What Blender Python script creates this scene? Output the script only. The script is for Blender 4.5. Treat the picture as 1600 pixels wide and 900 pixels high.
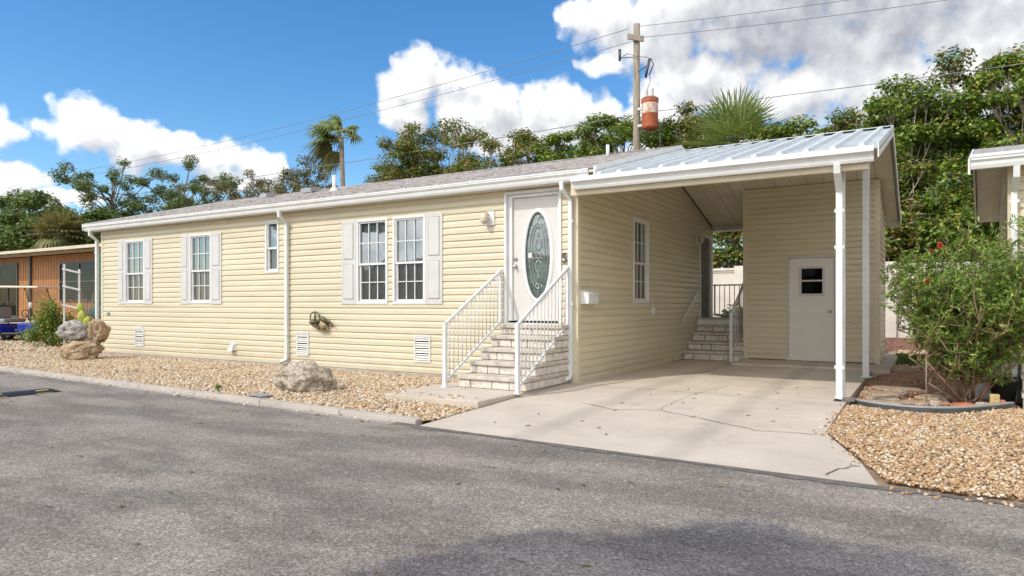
import bpy, math, random
import numpy as np
from mathutils import Vector, Matrix, noise
R = math.radians
random.seed(7)
rng = np.random.default_rng(11)
for o in list(bpy.data.objects): bpy.data.objects.remove(o)
scene = bpy.context.scene
COL = scene.collection
HEAD = R(31.25)

# ------------------------------------------------------------------ camera
cd = bpy.data.cameras.new('camera'); cam = bpy.data.objects.new('camera', cd); COL.objects.link(cam)
cam.location = (4.531, -9.378, 1.2)
cam.rotation_euler = (R(90), 0, HEAD)
cd.sensor_width = 36; cd.lens = 36*1067/1600
cd.shift_y = 25/1600
cd.clip_start = 0.05; cd.clip_end = 3000
scene.camera = cam

# ------------------------------------------------------------------ light, sky, exposure
SUN = Vector((-.45, -.9, 1)).normalized()
SKY_STRENGTH = 0.15
SUN_STRENGTH = 2.4
sd = bpy.data.lights.new('sun', 'SUN'); sd.energy = SUN_STRENGTH; sd.angle = R(.53); sd.color = (1, .95, .86)
sun = bpy.data.objects.new('sun', sd); COL.objects.link(sun)
sun.rotation_euler = SUN.to_track_quat('Z', 'Y').to_euler(); sun.location = (-10, -20, 22)
scene.view_settings.view_transform = 'Standard'; scene.view_settings.look = 'None'
scene.view_settings.exposure = 0.15; scene.view_settings.gamma = 1
scene.view_settings.use_curve_mapping = False
scene.render.resolution_x = 1024; scene.render.resolution_y = 576
scene.render.engine = 'CYCLES'
try:
    scene.cycles.max_bounces = 7; scene.cycles.transparent_max_bounces = 12
    scene.cycles.sample_clamp_indirect = 6
except Exception: pass

world = bpy.data.worlds.new('World'); scene.world = world; world.use_nodes = True
def build_world():
    nt = world.node_tree; nt.nodes.clear(); N = nt.nodes.new; L = nt.links.new
    def math_(op, a, b=None, c=None, clamp=False):
        n = N('ShaderNodeMath'); n.operation = op; n.use_clamp = clamp
        for i, v in enumerate((a, b, c)):
            if v is None: continue
            if isinstance(v, (int, float)): n.inputs[i].default_value = v
            else: L(v, n.inputs[i])
        return n.outputs[0]
    def vm(op, a, b):
        n = N('ShaderNodeVectorMath'); n.operation = op
        for i, v in enumerate((a, b)):
            if isinstance(v, tuple): n.inputs[i].default_value = v
            else: L(v, n.inputs[i])
        return n
    def mix(f, a, b):
        n = N('ShaderNodeMix'); n.data_type = 'RGBA'
        if isinstance(f, (int, float)): n.inputs[0].default_value = f
        else: L(f, n.inputs[0])
        for i, v in ((6, a), (7, b)):
            if isinstance(v, tuple): n.inputs[i].default_value = v
            else: L(v, n.inputs[i])
        return n.outputs[2]
    sky = N('ShaderNodeTexSky'); sky.sky_type = 'NISHITA'; sky.sun_disc = False
    sky.sun_elevation = math.asin(SUN.z); sky.sun_rotation = math.atan2(SUN.x, SUN.y)
    sky.air_density = 1.0; sky.dust_density = .3; sky.ozone_density = 2.2
    tc = N('ShaderNodeTexCoord'); d = tc.outputs['Generated']
    fw = (-math.sin(HEAD), math.cos(HEAD), 0.); rt = (math.cos(HEAD), math.sin(HEAD), 0.)
    a = vm('DOT_PRODUCT', d, rt).outputs['Value']; b = vm('DOT_PRODUCT', d, fw).outputs['Value']
    az = math_('ARCTAN2', a, b)
    sp = N('ShaderNodeSeparateXYZ'); L(d, sp.inputs[0]); el = math_('ARCSINE', sp.outputs[2])
    cb = N('ShaderNodeCombineXYZ'); L(az, cb.inputs[0]); L(el, cb.inputs[1])
    P = cb.outputs[0]
    # cumulus groups around the horizon: azimuth, elevation, half widths (radians)
    blobs = [(-0.66,.205,.045,.026),(-0.567,.216,.040,.036),(-0.50,.198,.045,.034),(-0.455,.20,.034,.026),(-.415,.195,.028,.02),
     (-0.63,.150,.046,.020),(-0.60,.128,.07,.015),(-0.375,.190,.034,.030),(-.34,.182,.022,.030),(-.40,.170,.04,.022),
     (-.135,.312,.052,.044),(-0.075,.285,.062,.050),(-0.155,.268,.044,.030),(-.02,.262,.05,.04),(-.035,.285,.05,.035),(.0,.235,.07,.03),(0.056,.280,.058,.042),(0.03,.24,.09,.035),(0.10,.262,.06,.037),
     (0.135,.392,.06,.040),(.10,.40,.035,.022),(0.22,.375,.10,.062),(0.359,.38,.13,.075),(0.476,.36,.12,.075),(0.60,.34,.11,.07),(0.70,.302,.10,.065),
     (.275,.300,.085,.050),(0.399,.275,.105,.045),(0.512,.27,.095,.048),(0.215,.255,.045,.05),(0.13,.335,.034,.020),(.62,.26,.10,.05),(.30,.21,.14,.05),(.45,.44,.2,.06)]
    fill_clouds = [(1.3,.5,.5,.42),(1.9,.3,.5,.25),(-2.6,.28,.65,.26),(-2.0,.24,.5,.22),(2.95,.27,.45,.22),(3.05,.75,.75,.45),(2.2,.4,.5,.28),(-2.6,.4,.6,.3),(1.5,.8,.5,.35),(2.4,.75,.6,.3),(3.0,.6,.4,.3),(-2.4,.8,.5,.3),(-1.5,.75,.35,.25),(-3.0,.35,.4,.2),(2.0,.35,.5,.2),(1.2,.35,.25,.12),(1.9,.3,.3,.13),(2.6,.42,.3,.12),(-1.3,.3,.25,.1),(-2.1,.38,.35,.14),(-2.8,.28,.3,.1),(2.95,.25,.2,.08),(-1.75,.2,.2,.06)]  # unseen clouds outside the view, added for fill light and reflections
    gr = bpy.data.node_groups.new('cloud_density', 'ShaderNodeTree')
    gr.interface.new_socket('P', in_out='INPUT', socket_type='NodeSocketVector')
    gr.interface.new_socket('D', in_out='OUTPUT', socket_type='NodeSocketFloat')
    gi = gr.nodes.new('NodeGroupInput'); go = gr.nodes.new('NodeGroupOutput')
    def G(t): return gr.nodes.new(t)
    def gl(a, b): gr.links.new(a, b)
    def gm(op, a, b=None, c=None):
        n = G('ShaderNodeMath'); n.operation = op
        for i, v in enumerate((a, b, c)):
            if v is None: continue
            if isinstance(v, (int, float)): n.inputs[i].default_value = v
            else: gl(v, n.inputs[i])
        return n.outputs[0]
    n1 = G('ShaderNodeTexNoise'); n1.noise_dimensions = '2D'; n1.inputs['Scale'].default_value = 15; n1.inputs['Detail'].default_value = 6; n1.inputs['Roughness'].default_value = .6
    vo = G('ShaderNodeTexVoronoi'); vo.voronoi_dimensions = '2D'; vo.inputs['Scale'].default_value = 34
    n2 = G('ShaderNodeTexNoise'); n2.noise_dimensions = '2D'; n2.inputs['Scale'].default_value = 26; n2.inputs['Detail'].default_value = 2
    gl(gi.outputs[0], n1.inputs['Vector']); gl(gi.outputs[0], n2.inputs['Vector'])
    ds = G('ShaderNodeVectorMath'); ds.operation = 'MULTIPLY_ADD'; gl(n2.outputs['Color'], ds.inputs[0]); ds.inputs[1].default_value = (.034, .026, 0); ds.inputs[2].default_value = (-.017, -.013, 0)
    ad = G('ShaderNodeVectorMath'); ad.operation = 'ADD'; gl(gi.outputs[0], ad.inputs[0]); gl(ds.outputs[0], ad.inputs[1])
    gl(ad.outputs[0], vo.inputs['Vector'])
    cur = None
    for (x, y, rx, ry) in blobs + fill_clouds:
        s = G('ShaderNodeVectorMath'); s.operation = 'MULTIPLY_ADD'; gl(ad.outputs[0], s.inputs[0])
        s.inputs[1].default_value = (1/rx, 1/ry, 0); s.inputs[2].default_value = (-x/rx, -y/ry, 0)
        l = G('ShaderNodeVectorMath'); l.operation = 'DOT_PRODUCT'; gl(s.outputs[0], l.inputs[0]); gl(s.outputs[0], l.inputs[1])
        v = gm('SUBTRACT', 1.0, l.outputs['Value'])
        cur = v if cur is None else gm('SMOOTH_MAX', cur, v, .35)
    v = gm('MAXIMUM', cur, -1.2)
    v = gm('MULTIPLY_ADD', v, .95, .07)
    v = gm('ADD', v, gm('MULTIPLY', gm('SUBTRACT', n1.outputs['Fac'], .5), 2.3))
    v = gm('ADD', v, gm('MULTIPLY', gm('SUBTRACT', .40, vo.outputs['Distance']), .55))
    gl(v, go.inputs[0])
    def dens(p):
        n = N('ShaderNodeGroup'); n.node_tree = gr; L(p, n.inputs[0]); return n.outputs[0]
    D0 = dens(P)
    D1 = dens(vm('ADD', P, (-.012, .026, 0.)).outputs[0])
    mr = N('ShaderNodeMapRange'); mr.interpolation_type = 'SMOOTHSTEP'; L(D0, mr.inputs[0]); mr.inputs[1].default_value = -.22; mr.inputs[2].default_value = .62
    alpha = mr.outputs[0]
    fade = N('ShaderNodeMapRange'); L(el, fade.inputs[0]); fade.inputs[1].default_value = 0; fade.inputs[2].default_value = .06
    alpha = math_('MULTIPLY', alpha, fade.outputs[0])
    s = math_('ADD', math_('MULTIPLY', math_('SUBTRACT', D0, D1), .55), math_('MULTIPLY', math_('SUBTRACT', .9, D0), .22))
    lit = math_('ADD', s, .62, clamp=True)
    # the big bank to the right is thick and seen from its shaded underside
    bx = math_('MULTIPLY', math_('SUBTRACT', az, .44), 3.6); by = math_('MULTIPLY', math_('SUBTRACT', el, .375), 9.5)
    bb = math_('SUBTRACT', 1.0, math_('ADD', math_('MULTIPLY', bx, bx), math_('MULTIPLY', by, by)), clamp=True)
    lit = math_('SUBTRACT', lit, math_('MULTIPLY', bb, .52), clamp=True)
    cr = N('ShaderNodeValToRGB'); L(lit, cr.inputs[0]); e = cr.color_ramp.elements
    e[0].position = 0; e[0].color = (2.8, 2.9, 3.3, 1); e[1].position = 1; e[1].color = (7.3, 7.25, 7.2, 1)
    m = e.new(.5); m.color = (4.7, 4.8, 5.0, 1)
    hsv = N('ShaderNodeHueSaturation'); hsv.inputs['Saturation'].default_value = 1.33; hsv.inputs['Value'].default_value = 1.1
    L(sky.outputs[0], hsv.inputs['Color'])
    # clouds brightened towards the sun, as added fill for carport and shaded walls
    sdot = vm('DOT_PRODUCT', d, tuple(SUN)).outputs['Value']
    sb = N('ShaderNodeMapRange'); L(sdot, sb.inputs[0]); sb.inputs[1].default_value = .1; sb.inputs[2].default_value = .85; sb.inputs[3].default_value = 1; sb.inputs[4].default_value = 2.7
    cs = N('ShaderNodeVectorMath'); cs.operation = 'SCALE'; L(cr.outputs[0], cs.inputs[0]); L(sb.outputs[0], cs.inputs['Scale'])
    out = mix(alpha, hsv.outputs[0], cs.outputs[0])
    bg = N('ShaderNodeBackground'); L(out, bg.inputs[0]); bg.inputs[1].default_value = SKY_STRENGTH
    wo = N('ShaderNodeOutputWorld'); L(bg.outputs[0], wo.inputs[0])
    world.cycles.sampling_method = 'MANUAL'; world.cycles.sample_map_resolution = 512
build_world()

# ------------------------------------------------------------------ helpers
def tag(o, label=None, cat=None, group=None, kind=None):
    if label: o['label'] = label
    if cat: o['category'] = cat
    if group: o['group'] = group
    if kind: o['kind'] = kind
    return o
def thing(name, label, cat, loc=(0, 0, 0), rz=0, group=None):
    o = bpy.data.objects.new(name, None); COL.objects.link(o); o.location = loc; o.rotation_euler = (0, 0, rz)
    o.empty_display_size = .1
    return tag(o, label, cat, group)
def copy_tree(o, parent=None):
    c = o.copy(); COL.objects.link(c)
    if parent: c.parent = parent
    for ch in list(o.children): copy_tree(ch, c)
    return c

class MB:
    def __init__(s, M=None): s.v = []; s.f = []; s.sm = []; s.M = M; s.marks = []
    def add(s, vs, fs, smooth=False):
        n = len(s.v); s.marks.append((n, len(s.f)))
        for p in vs: s.v.append(tuple(s.M @ Vector(p)) if s.M else tuple(p))
        for f in fs: s.f.append(tuple(n+i for i in f)); s.sm.append(smooth)
        return s
    def box(s, x0, x1, y0, y1, z0, z1):
        return s.add([(x0,y0,z0),(x1,y0,z0),(x1,y1,z0),(x0,y1,z0),(x0,y0,z1),(x1,y0,z1),(x1,y1,z1),(x0,y1,z1)],
                     [(0,3,2,1),(4,5,6,7),(0,1,5,4),(1,2,6,5),(2,3,7,6),(3,0,4,7)])
    def hexa(s, vs): return s.add(vs, [(0,3,2,1),(4,5,6,7),(0,1,5,4),(1,2,6,5),(2,3,7,6),(3,0,4,7)])
    def bar(s, a, b, w, h=None, up=(0,0,1)):
        h = h or w; a = Vector(a); b = Vector(b); t = (b-a).normalized(); u = Vector(up)
        if abs(t.dot(u)) > .99: u = Vector((0,1,0))
        sx = t.cross(u).normalized(); sz = sx.cross(t)
        vs = []
        for p in (a, b):
            for (i, j) in ((-1,-1),(1,-1),(1,1),(-1,1)): vs.append(p+sx*i*w/2+sz*j*h/2)
        return s.add(vs, [(0,1,2,3),(7,6,5,4),(0,4,5,1),(1,5,6,2),(2,6,7,3),(3,7,4,0)])
    def tube(s, pts, r, n=8, cap=True, closed=False, sq=None):
        pts = [Vector(p) for p in pts]; rs = r if isinstance(r, (list, tuple)) else [r]*len(pts)
        vs = []; up = Vector((0,0,1)); prev = None
        m = len(pts)
        for i, p in enumerate(pts):
            t = (pts[(i+1) % m]-pts[i-1]) if closed else (pts[min(i+1, m-1)]-pts[max(i-1, 0)])
            t = t.normalized()
            if prev is None:
                u = up if abs(t.dot(up)) < .9 else Vector((1,0,0))
                x = t.cross(u).normalized()
            else: x = (prev-t*prev.dot(t)).normalized()
            prev = x; y = t.cross(x)
            for k in range(n):
                a = 2*math.pi*(k+(.5 if sq else 0))/n
                vs.append(p+(x*math.cos(a)*(sq[0] if sq else 1)+y*math.sin(a)*(sq[1] if sq else 1))*rs[i])
        fs = []
        for i in range(m if closed else m-1):
            j = (i+1) % m
            for k in range(n): fs.append((i*n+k, i*n+(k+1)%n, j*n+(k+1)%n, j*n+k))
        if cap and not closed: fs.append(tuple(range(n))[::-1]); fs.append(tuple((m-1)*n+k for k in range(n)))
        return s.add(vs, fs, smooth=(n > 4))
    def lathe(s, prof, c=(0,0,0), n=24, axis='z'):
        vs = []
        for (r, h) in prof:
            for k in range(n):
                a = 2*math.pi*k/n; p = (r*math.cos(a), r*math.sin(a), h)
                if axis == 'y': p = (p[0], p[2], p[1])
                if axis == 'x': p = (p[2], p[0], p[1])
                vs.append((p[0]+c[0], p[1]+c[1], p[2]+c[2]))
        fs = []
        for i in range(len(prof)-1):
            for k in range(n): fs.append((i*n+k, i*n+(k+1)%n, (i+1)*n+(k+1)%n, (i+1)*n+k))
        return s.add(vs, fs, smooth=True)
    def prism(s, poly, z0, z1, plane='xy'):
        n = len(poly)
        def P(a, b, h): return {'xy': (a, b, h), 'xz': (a, h, b), 'yz': (h, a, b)}[plane]
        vs = [P(a, b, z0) for a, b in poly]+[P(a, b, z1) for a, b in poly]
        fs = [tuple(range(n))[::-1], tuple(range(n, 2*n))]+[(i, (i+1)%n, n+(i+1)%n, n+i) for i in range(n)]
        return s.add(vs, fs)
    def split(s, name, m, parent=None, bevel=0):
        """one object per separate piece"""
        for (v0, f0, v1, f1) in s.parts():
            p = MB(); p.v = s.v[v0:v1]; p.f = [tuple(i-v0 for i in f) for f in s.f[f0:f1]]; p.sm = s.sm[f0:f1]; o = p.build(name, m, parent, bevel)
        return o
    def parts(s):
        out = []; v0 = f0 = 0
        for (a, b_) in s.marks+[(len(s.v), len(s.f))]:
            if a > v0: out.append((v0, f0, a, b_))
            v0, f0 = a, b_
        return out
    def build(s, name, m, parent=None, bevel=0, loc=None, fix=True):
        me = bpy.data.meshes.new(name); me.from_pydata(s.v, [], s.f)
        me.polygons.foreach_set('use_smooth', s.sm)
        if fix:
            import bmesh
            bm = bmesh.new(); bm.from_mesh(me); bmesh.ops.recalc_face_normals(bm, faces=bm.faces); bm.to_mesh(me); bm.free()
        me.materials.append(m); me.update()
        o = bpy.data.objects.new(name, me); COL.objects.link(o)
        if parent: o.parent = parent
        if loc: o.location = loc
        if bevel:
            b = o.modifiers.new('bevel', 'BEVEL'); b.width = bevel; b.segments = 2; b.limit_method = 'ANGLE'; b.angle_limit = R(40)
        return o

# ------------------------------------------------------------------ materials
def nodemat(name):
    m = bpy.data.materials.new(name); m.use_nodes = True; nt = m.node_tree
    return m, nt, nt.nodes['Principled BSDF']
def setin(n, k, v):
    if k in n.inputs: n.inputs[k].default_value = v
def pm(name, col, rough=.6, var=.08, scale=3., fine=0., fscale=60., bump=0., bscale=80., metal=0., spec=.5, stretch=(1,1,1), col2=None):
    m, nt, b = nodemat(name); N = nt.nodes.new; L = nt.links.new
    setin(b, 'Roughness', rough); setin(b, 'Metallic', metal); setin(b, 'Specular IOR Level', spec)
    tc = N('ShaderNodeTexCoord'); mp = N('ShaderNodeMapping'); L(tc.outputs['Object'], mp.inputs[0]); mp.inputs['Scale'].default_value = stretch
    n = N('ShaderNodeTexNoise'); L(mp.outputs[0], n.inputs[0]); n.inputs['Scale'].default_value = scale; n.inputs['Detail'].default_value = 6; n.inputs['Roughness'].default_value = .6
    c2 = col2 or tuple(c*(1-var*2.2) for c in col)
    mr = N('ShaderNodeMapRange'); L(n.outputs['Fac'], mr.inputs[0]); mr.inputs[1].default_value = .35; mr.inputs[2].default_value = .68
    mx = N('ShaderNodeMix'); mx.data_type = 'RGBA'; L(mr.outputs[0], mx.inputs[0])
    mx.inputs[6].default_value = (*[min(1, c*(1+(var if not col2 else 0))) for c in col], 1); mx.inputs[7].default_value = (*c2, 1)
    out = mx.outputs[2]
    if fine:
        f = N('ShaderNodeTexNoise'); L(mp.outputs[0], f.inputs[0]); f.inputs['Scale'].default_value = fscale; f.inputs['Detail'].default_value = 3
        r2 = N('ShaderNodeMapRange'); L(f.outputs['Fac'], r2.inputs[0]); r2.inputs[1].default_value = .3; r2.inputs[2].default_value = .7; r2.inputs[3].default_value = 1-fine; r2.inputs[4].default_value = 1+fine
        ml = N('ShaderNodeVectorMath'); ml.operation = 'SCALE'; L(out, ml.inputs[0]); L(r2.outputs[0], ml.inputs['Scale']); out = ml.outputs[0]
    L(out, b.inputs['Base Color'])
    if bump:
        f = N('ShaderNodeTexNoise'); L(mp.outputs[0], f.inputs[0]); f.inputs['Scale'].default_value = bscale; f.inputs['Detail'].default_value = 5
        bp = N('ShaderNodeBump'); bp.inputs['Strength'].default_value = bump; bp.inputs['Distance'].default_value = .02; L(f.outputs['Fac'], bp.inputs['Height']); L(bp.outputs[0], b.inputs['Normal'])
    return m
def island_mat(name, cols, rough=.6, trans=0., spec=.3, bump=0):
    """colour picked per separate leaf / pebble"""
    m, nt, b = nodemat(name); N = nt.nodes.new; L = nt.links.new
    g = N('ShaderNodeNewGeometry'); cr = N('ShaderNodeValToRGB'); L(g.outputs['Random Per Island'], cr.inputs[0])
    cr.color_ramp.interpolation = 'LINEAR' if trans else 'CONSTANT'
    e = cr.color_ramp.elements
    while len(e) > 1: e.remove(e[-1])
    e[0].position = 0; e[0].color = (*cols[0][1], 1)
    for p, c in cols[1:]: x = e.new(p); x.color = (*c, 1)
    L(cr.outputs[0], b.inputs['Base Color']); setin(b, 'Roughness', rough); setin(b, 'Specular IOR Level', spec)
    if trans:
        t = N('ShaderNodeBsdfTranslucent'); mc = N('ShaderNodeVectorMath'); mc.operation = 'MULTIPLY'; L(cr.outputs[0], mc.inputs[0]); mc.inputs[1].default_value = (1.5, 1.45, .7)
        L(mc.outputs[0], t.inputs[0]); mx = N('ShaderNodeMixShader'); mx.inputs[0].default_value = trans
        L(b.outputs[0], mx.inputs[1]); L(t.outputs[0], mx.inputs[2]); L(mx.outputs[0], nt.nodes['Material Output'].inputs[0])
    return m
M = {}
M['siding'] = pm('cream_vinyl', (.645,.57,.405), .42, .05, .9, .03, 25, stretch=(.35,.35,3))
def base_dirt(m, z1=.35):
    nt = m.node_tree; N = nt.nodes.new; L = nt.links.new; b = nt.nodes['Principled BSDF']; src = b.inputs['Base Color'].links[0].from_socket
    tc = N('ShaderNodeTexCoord'); sp = N('ShaderNodeSeparateXYZ'); L(tc.outputs['Object'], sp.inputs[0])
    n = N('ShaderNodeTexNoise'); L(tc.outputs['Object'], n.inputs[0]); n.inputs['Scale'].default_value = 3.5; n.inputs['Detail'].default_value = 7
    a = N('ShaderNodeMath'); a.operation = 'MULTIPLY_ADD'; L(n.outputs['Fac'], a.inputs[0]); a.inputs[1].default_value = -.5; L(sp.outputs[2], a.inputs[2])
    mr = N('ShaderNodeMapRange'); L(a.outputs[0], mr.inputs[0]); mr.inputs[1].default_value = -.33; mr.inputs[2].default_value = z1-.33; mr.inputs[3].default_value = .38; mr.inputs[4].default_value = 0
    mx = N('ShaderNodeMix'); mx.data_type = 'RGBA'; L(mr.outputs[0], mx.inputs[0]); L(src, mx.inputs[6]); mx.inputs[7].default_value = (.42,.33,.22,1); L(mx.outputs[2], b.inputs['Base Color'])
base_dirt(M['siding'])
M['sidetrim'] = pm('cream_trim', (.645,.57,.41), .45, .03)
M['white'] = pm('white_paint', (.73,.73,.71), .38, .03, 4, .02, 30)
M['whitemetal'] = pm('white_metal', (.70,.71,.71), .32, .04, 6, .02, 30)
M['dirtywhite'] = pm('weathered_white', (.70,.69,.66), .45, .10, 9, .04, 40)
M['shutter'] = pm('greige_vinyl', (.59,.575,.55), .5, .03)
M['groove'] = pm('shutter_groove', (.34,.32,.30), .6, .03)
M['door'] = pm('door_paint', (.64,.61,.57), .4, .02)
M['sheddoor'] = pm('taupe_door_paint', (.74,.71,.64), .45, .02)
M['ceil'] = pm('beige_ceiling', (.80,.73,.59), .5, .04)
M['beam'] = pm('tan_beam', (.60,.52,.38), .5, .04)
M['seam'] = pm('dark_seam', (.16,.13,.10), .8, .05)
M['footing'] = pm('footing_concrete', (.40,.36,.31), .85, .12, 5, .1, 60, .2)
M['metalroof'] = pm('metal_roof', (.47,.50,.50), .5, .10, 2, .03, 20, metal=0, stretch=(1,.25,1))
M['rib'] = pm('metal_rib', (.63,.65,.65), .45, .06, 3)
M['steel'] = pm('brushed_metal', (.45,.44,.42), .3, .05, metal=.9)
M['darkmetal'] = pm('dark_metal', (.06,.06,.06), .45, .1)
M['black'] = pm('black_rubber', (.02,.02,.022), .6, .1)
M['dark'] = pm('dark_interior', (.02,.02,.02), .9, .1)
M['room'] = pm('dim_room', (.16,.15,.13), .9, .1)
M['cap'] = pm('concrete_tread', (.56,.50,.42), .9, .12, 7, .14, 90, .35, 90)
M['block'] = pm('split_block', (.72,.65,.57), .9, .12, 9, .14, 60, .9, 45)
M['mortar'] = pm('dark_joint', (.10,.09,.08), .9)
M['wallconc'] = pm('perimeter_wall', (.70,.64,.56), .85, .06, 1.5, .05, 30, .1)
M['brick'] = pm('brick', (.30,.13,.09), .9, .25, 8, .15, 60, .3)
M['wood'] = pm('pole_wood', (.30,.25,.19), .9, .2, 3, .2, 50, .4, 30, stretch=(6,6,.5))
M['rust'] = pm('rusty_orange', (.46,.12,.045), .75, .12, 5, .1, 40, col2=(.30,.075,.03))
M['porcelain'] = pm('porcelain', (.55,.52,.50), .3, .08)
M['wire'] = pm('wire', (.20,.20,.21), .5, .05)
M['orange'] = pm('orange_siding', (.38,.165,.05), .6, .06, 2)
M['orangegroove'] = pm('orange_groove', (.24,.09,.025), .8, .06)
M['teal'] = pm('teal_canvas', (.015,.16,.15), .8, .1)
M['blue'] = pm('blue_paint', (.012,.035,.36), .2, .04)
M['canopy'] = pm('tan_canopy', (.62,.48,.34), .45, .04)
M['seat'] = pm('grey_vinyl', (.30,.31,.33), .5, .05)
M['greenpot'] = pm('lime_pot', (.28,.42,.09), .4, .05)
M['terra'] = pm('terracotta', (.45,.15,.07), .85, .1, 9)
M['bark'] = pm('bark', (.24,.19,.14), .95, .2, 8, .2, 40, .5, 30)
M['palebark'] = pm('pale_bark', (.42,.36,.30), .95, .2, 8, .15, 40, .3, 30)
M['redbark'] = pm('red_bark', (.30,.19,.13), .95, .2, 8)
M['deadfrond'] = pm('dead_frond', (.40,.25,.15), .95, .2, 12, .2, 60)
M['decometal'] = pm('olive_metal', (.12,.11,.06), .45, .15, 20, metal=.4)
M['decoglass'] = pm('ochre_glaze', (.52,.38,.17), .35, .15, 30)
M['stake'] = pm('stake_metal', (.28,.22,.18), .6, .1)
M['edging'] = pm('black_edging', (.07,.075,.08), .5, .2, 4)
M['grey'] = pm('grey_plastic', (.30,.30,.30), .6, .1)
M['yellow'] = pm('yellow_marking', (.50,.40,.12), .6, .15, 12)
M['flower'] = pm('red_flower', (.62,.06,.03), .8, .15, 20)
M['curtain'] = pm('sheer_curtain', (.60,.60,.585), .9, .04, 3)

def glass_mat(name, tint=(.9,.95,.95), refl=.12, fm=1.6):
    m = bpy.data.materials.new(name); m.use_nodes = True; nt = m.node_tree; nt.nodes.clear(); N = nt.nodes.new; L = nt.links.new
    o = N('ShaderNodeOutputMaterial'); t = N('ShaderNodeBsdfTransparent'); t.inputs[0].default_value = (*tint, 1)
    g = N('ShaderNodeBsdfGlossy'); g.inputs['Roughness'].default_value = .015; g.inputs[0].default_value = (.95,.97,1,1)
    tc = N('ShaderNodeTexCoord'); n = N('ShaderNodeTexNoise'); n.inputs['Scale'].default_value = 1.7; L(tc.outputs['Object'], n.inputs[0])
    bp = N('ShaderNodeBump'); bp.inputs['Strength'].default_value = .06; bp.inputs['Distance'].default_value = .05; L(n.outputs['Fac'], bp.inputs['Height']); L(bp.outputs[0], g.inputs['Normal'])
    f = N('ShaderNodeFresnel'); f.inputs[0].default_value = 1.5
    a = N('ShaderNodeMath'); a.operation = 'MULTIPLY_ADD'; L(f.outputs[0], a.inputs[0]); a.inputs[1].default_value = fm; a.inputs[2].default_value = refl; a.use_clamp = True
    mx = N('ShaderNodeMixShader'); L(a.outputs[0], mx.inputs[0]); L(t.outputs[0], mx.inputs[1]); L(g.outputs[0], mx.inputs[2]); L(mx.outputs[0], o.inputs[0])
    return m
M['glass'] = glass_mat('window_glass', (.74,.80,.81), .14)
M['screen'] = glass_mat('screened_glass', (.68,.69,.69), .05, 1.)
M['darkglass'] = glass_mat('dark_glass', (.25,.28,.30), 0., .45)

def brick_mat(name, c1, c2, mortar, bw, bh, msize=.01, axis='xz', bump=.6, rough=.9, nvar=.25):
    m, nt, b = nodemat(name); N = nt.nodes.new; L = nt.links.new
    tc = N('ShaderNodeTexCoord'); sp = N('ShaderNodeSeparateXYZ'); L(tc.outputs['Object'], sp.inputs[0]); cb = N('ShaderNodeCombineXYZ')
    L(sp.outputs['XYZ'.index(axis[0].upper())], cb.inputs[0]); L(sp.outputs['XYZ'.index(axis[1].upper())], cb.inputs[1])
    br = N('ShaderNodeTexBrick'); L(cb.outputs[0], br.inputs[0]); br.inputs['Color1'].default_value = (*c1,1); br.inputs['Color2'].default_value = (*c2,1); br.inputs['Mortar'].default_value = (*mortar,1)
    br.inputs['Scale'].default_value = 1; br.inputs['Brick Width'].default_value = bw; br.inputs['Row Height'].default_value = bh; br.inputs['Mortar Size'].default_value = msize
    n = N('ShaderNodeTexNoise'); L(tc.outputs['Object'], n.inputs[0]); n.inputs['Scale'].default_value = 7; n.inputs['Detail'].default_value = 8
    mr = N('ShaderNodeMapRange'); L(n.outputs['Fac'], mr.inputs[0]); mr.inputs[1].default_value = .3; mr.inputs[2].default_value = .7; mr.inputs[3].default_value = 1-nvar; mr.inputs[4].default_value = 1+nvar
    ml = N('ShaderNodeVectorMath'); ml.operation = 'SCALE'; L(br.outputs['Color'], ml.inputs[0]); L(mr.outputs[0], ml.inputs['Scale']); L(ml.outputs[0], b.inputs['Base Color'])
    bp = N('ShaderNodeBump'); bp.inputs['Strength'].default_value = bump; bp.inputs['Distance'].default_value = .01; bp.invert = True; L(br.outputs['Fac'], bp.inputs['Height']); L(bp.outputs[0], b.inputs['Normal'])
    setin(b, 'Roughness', rough); return m
M['shingle'] = brick_mat('grey_shingle', (.40,.365,.35), (.30,.275,.265), (.17,.155,.15), .3, .145, .006, 'xy', .4, .95, .3)
M['brickwall'] = brick_mat('brick_planter', (.26,.10,.07), (.34,.16,.11), (.22,.19,.17), .21, .07, .01, 'xz')

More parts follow.
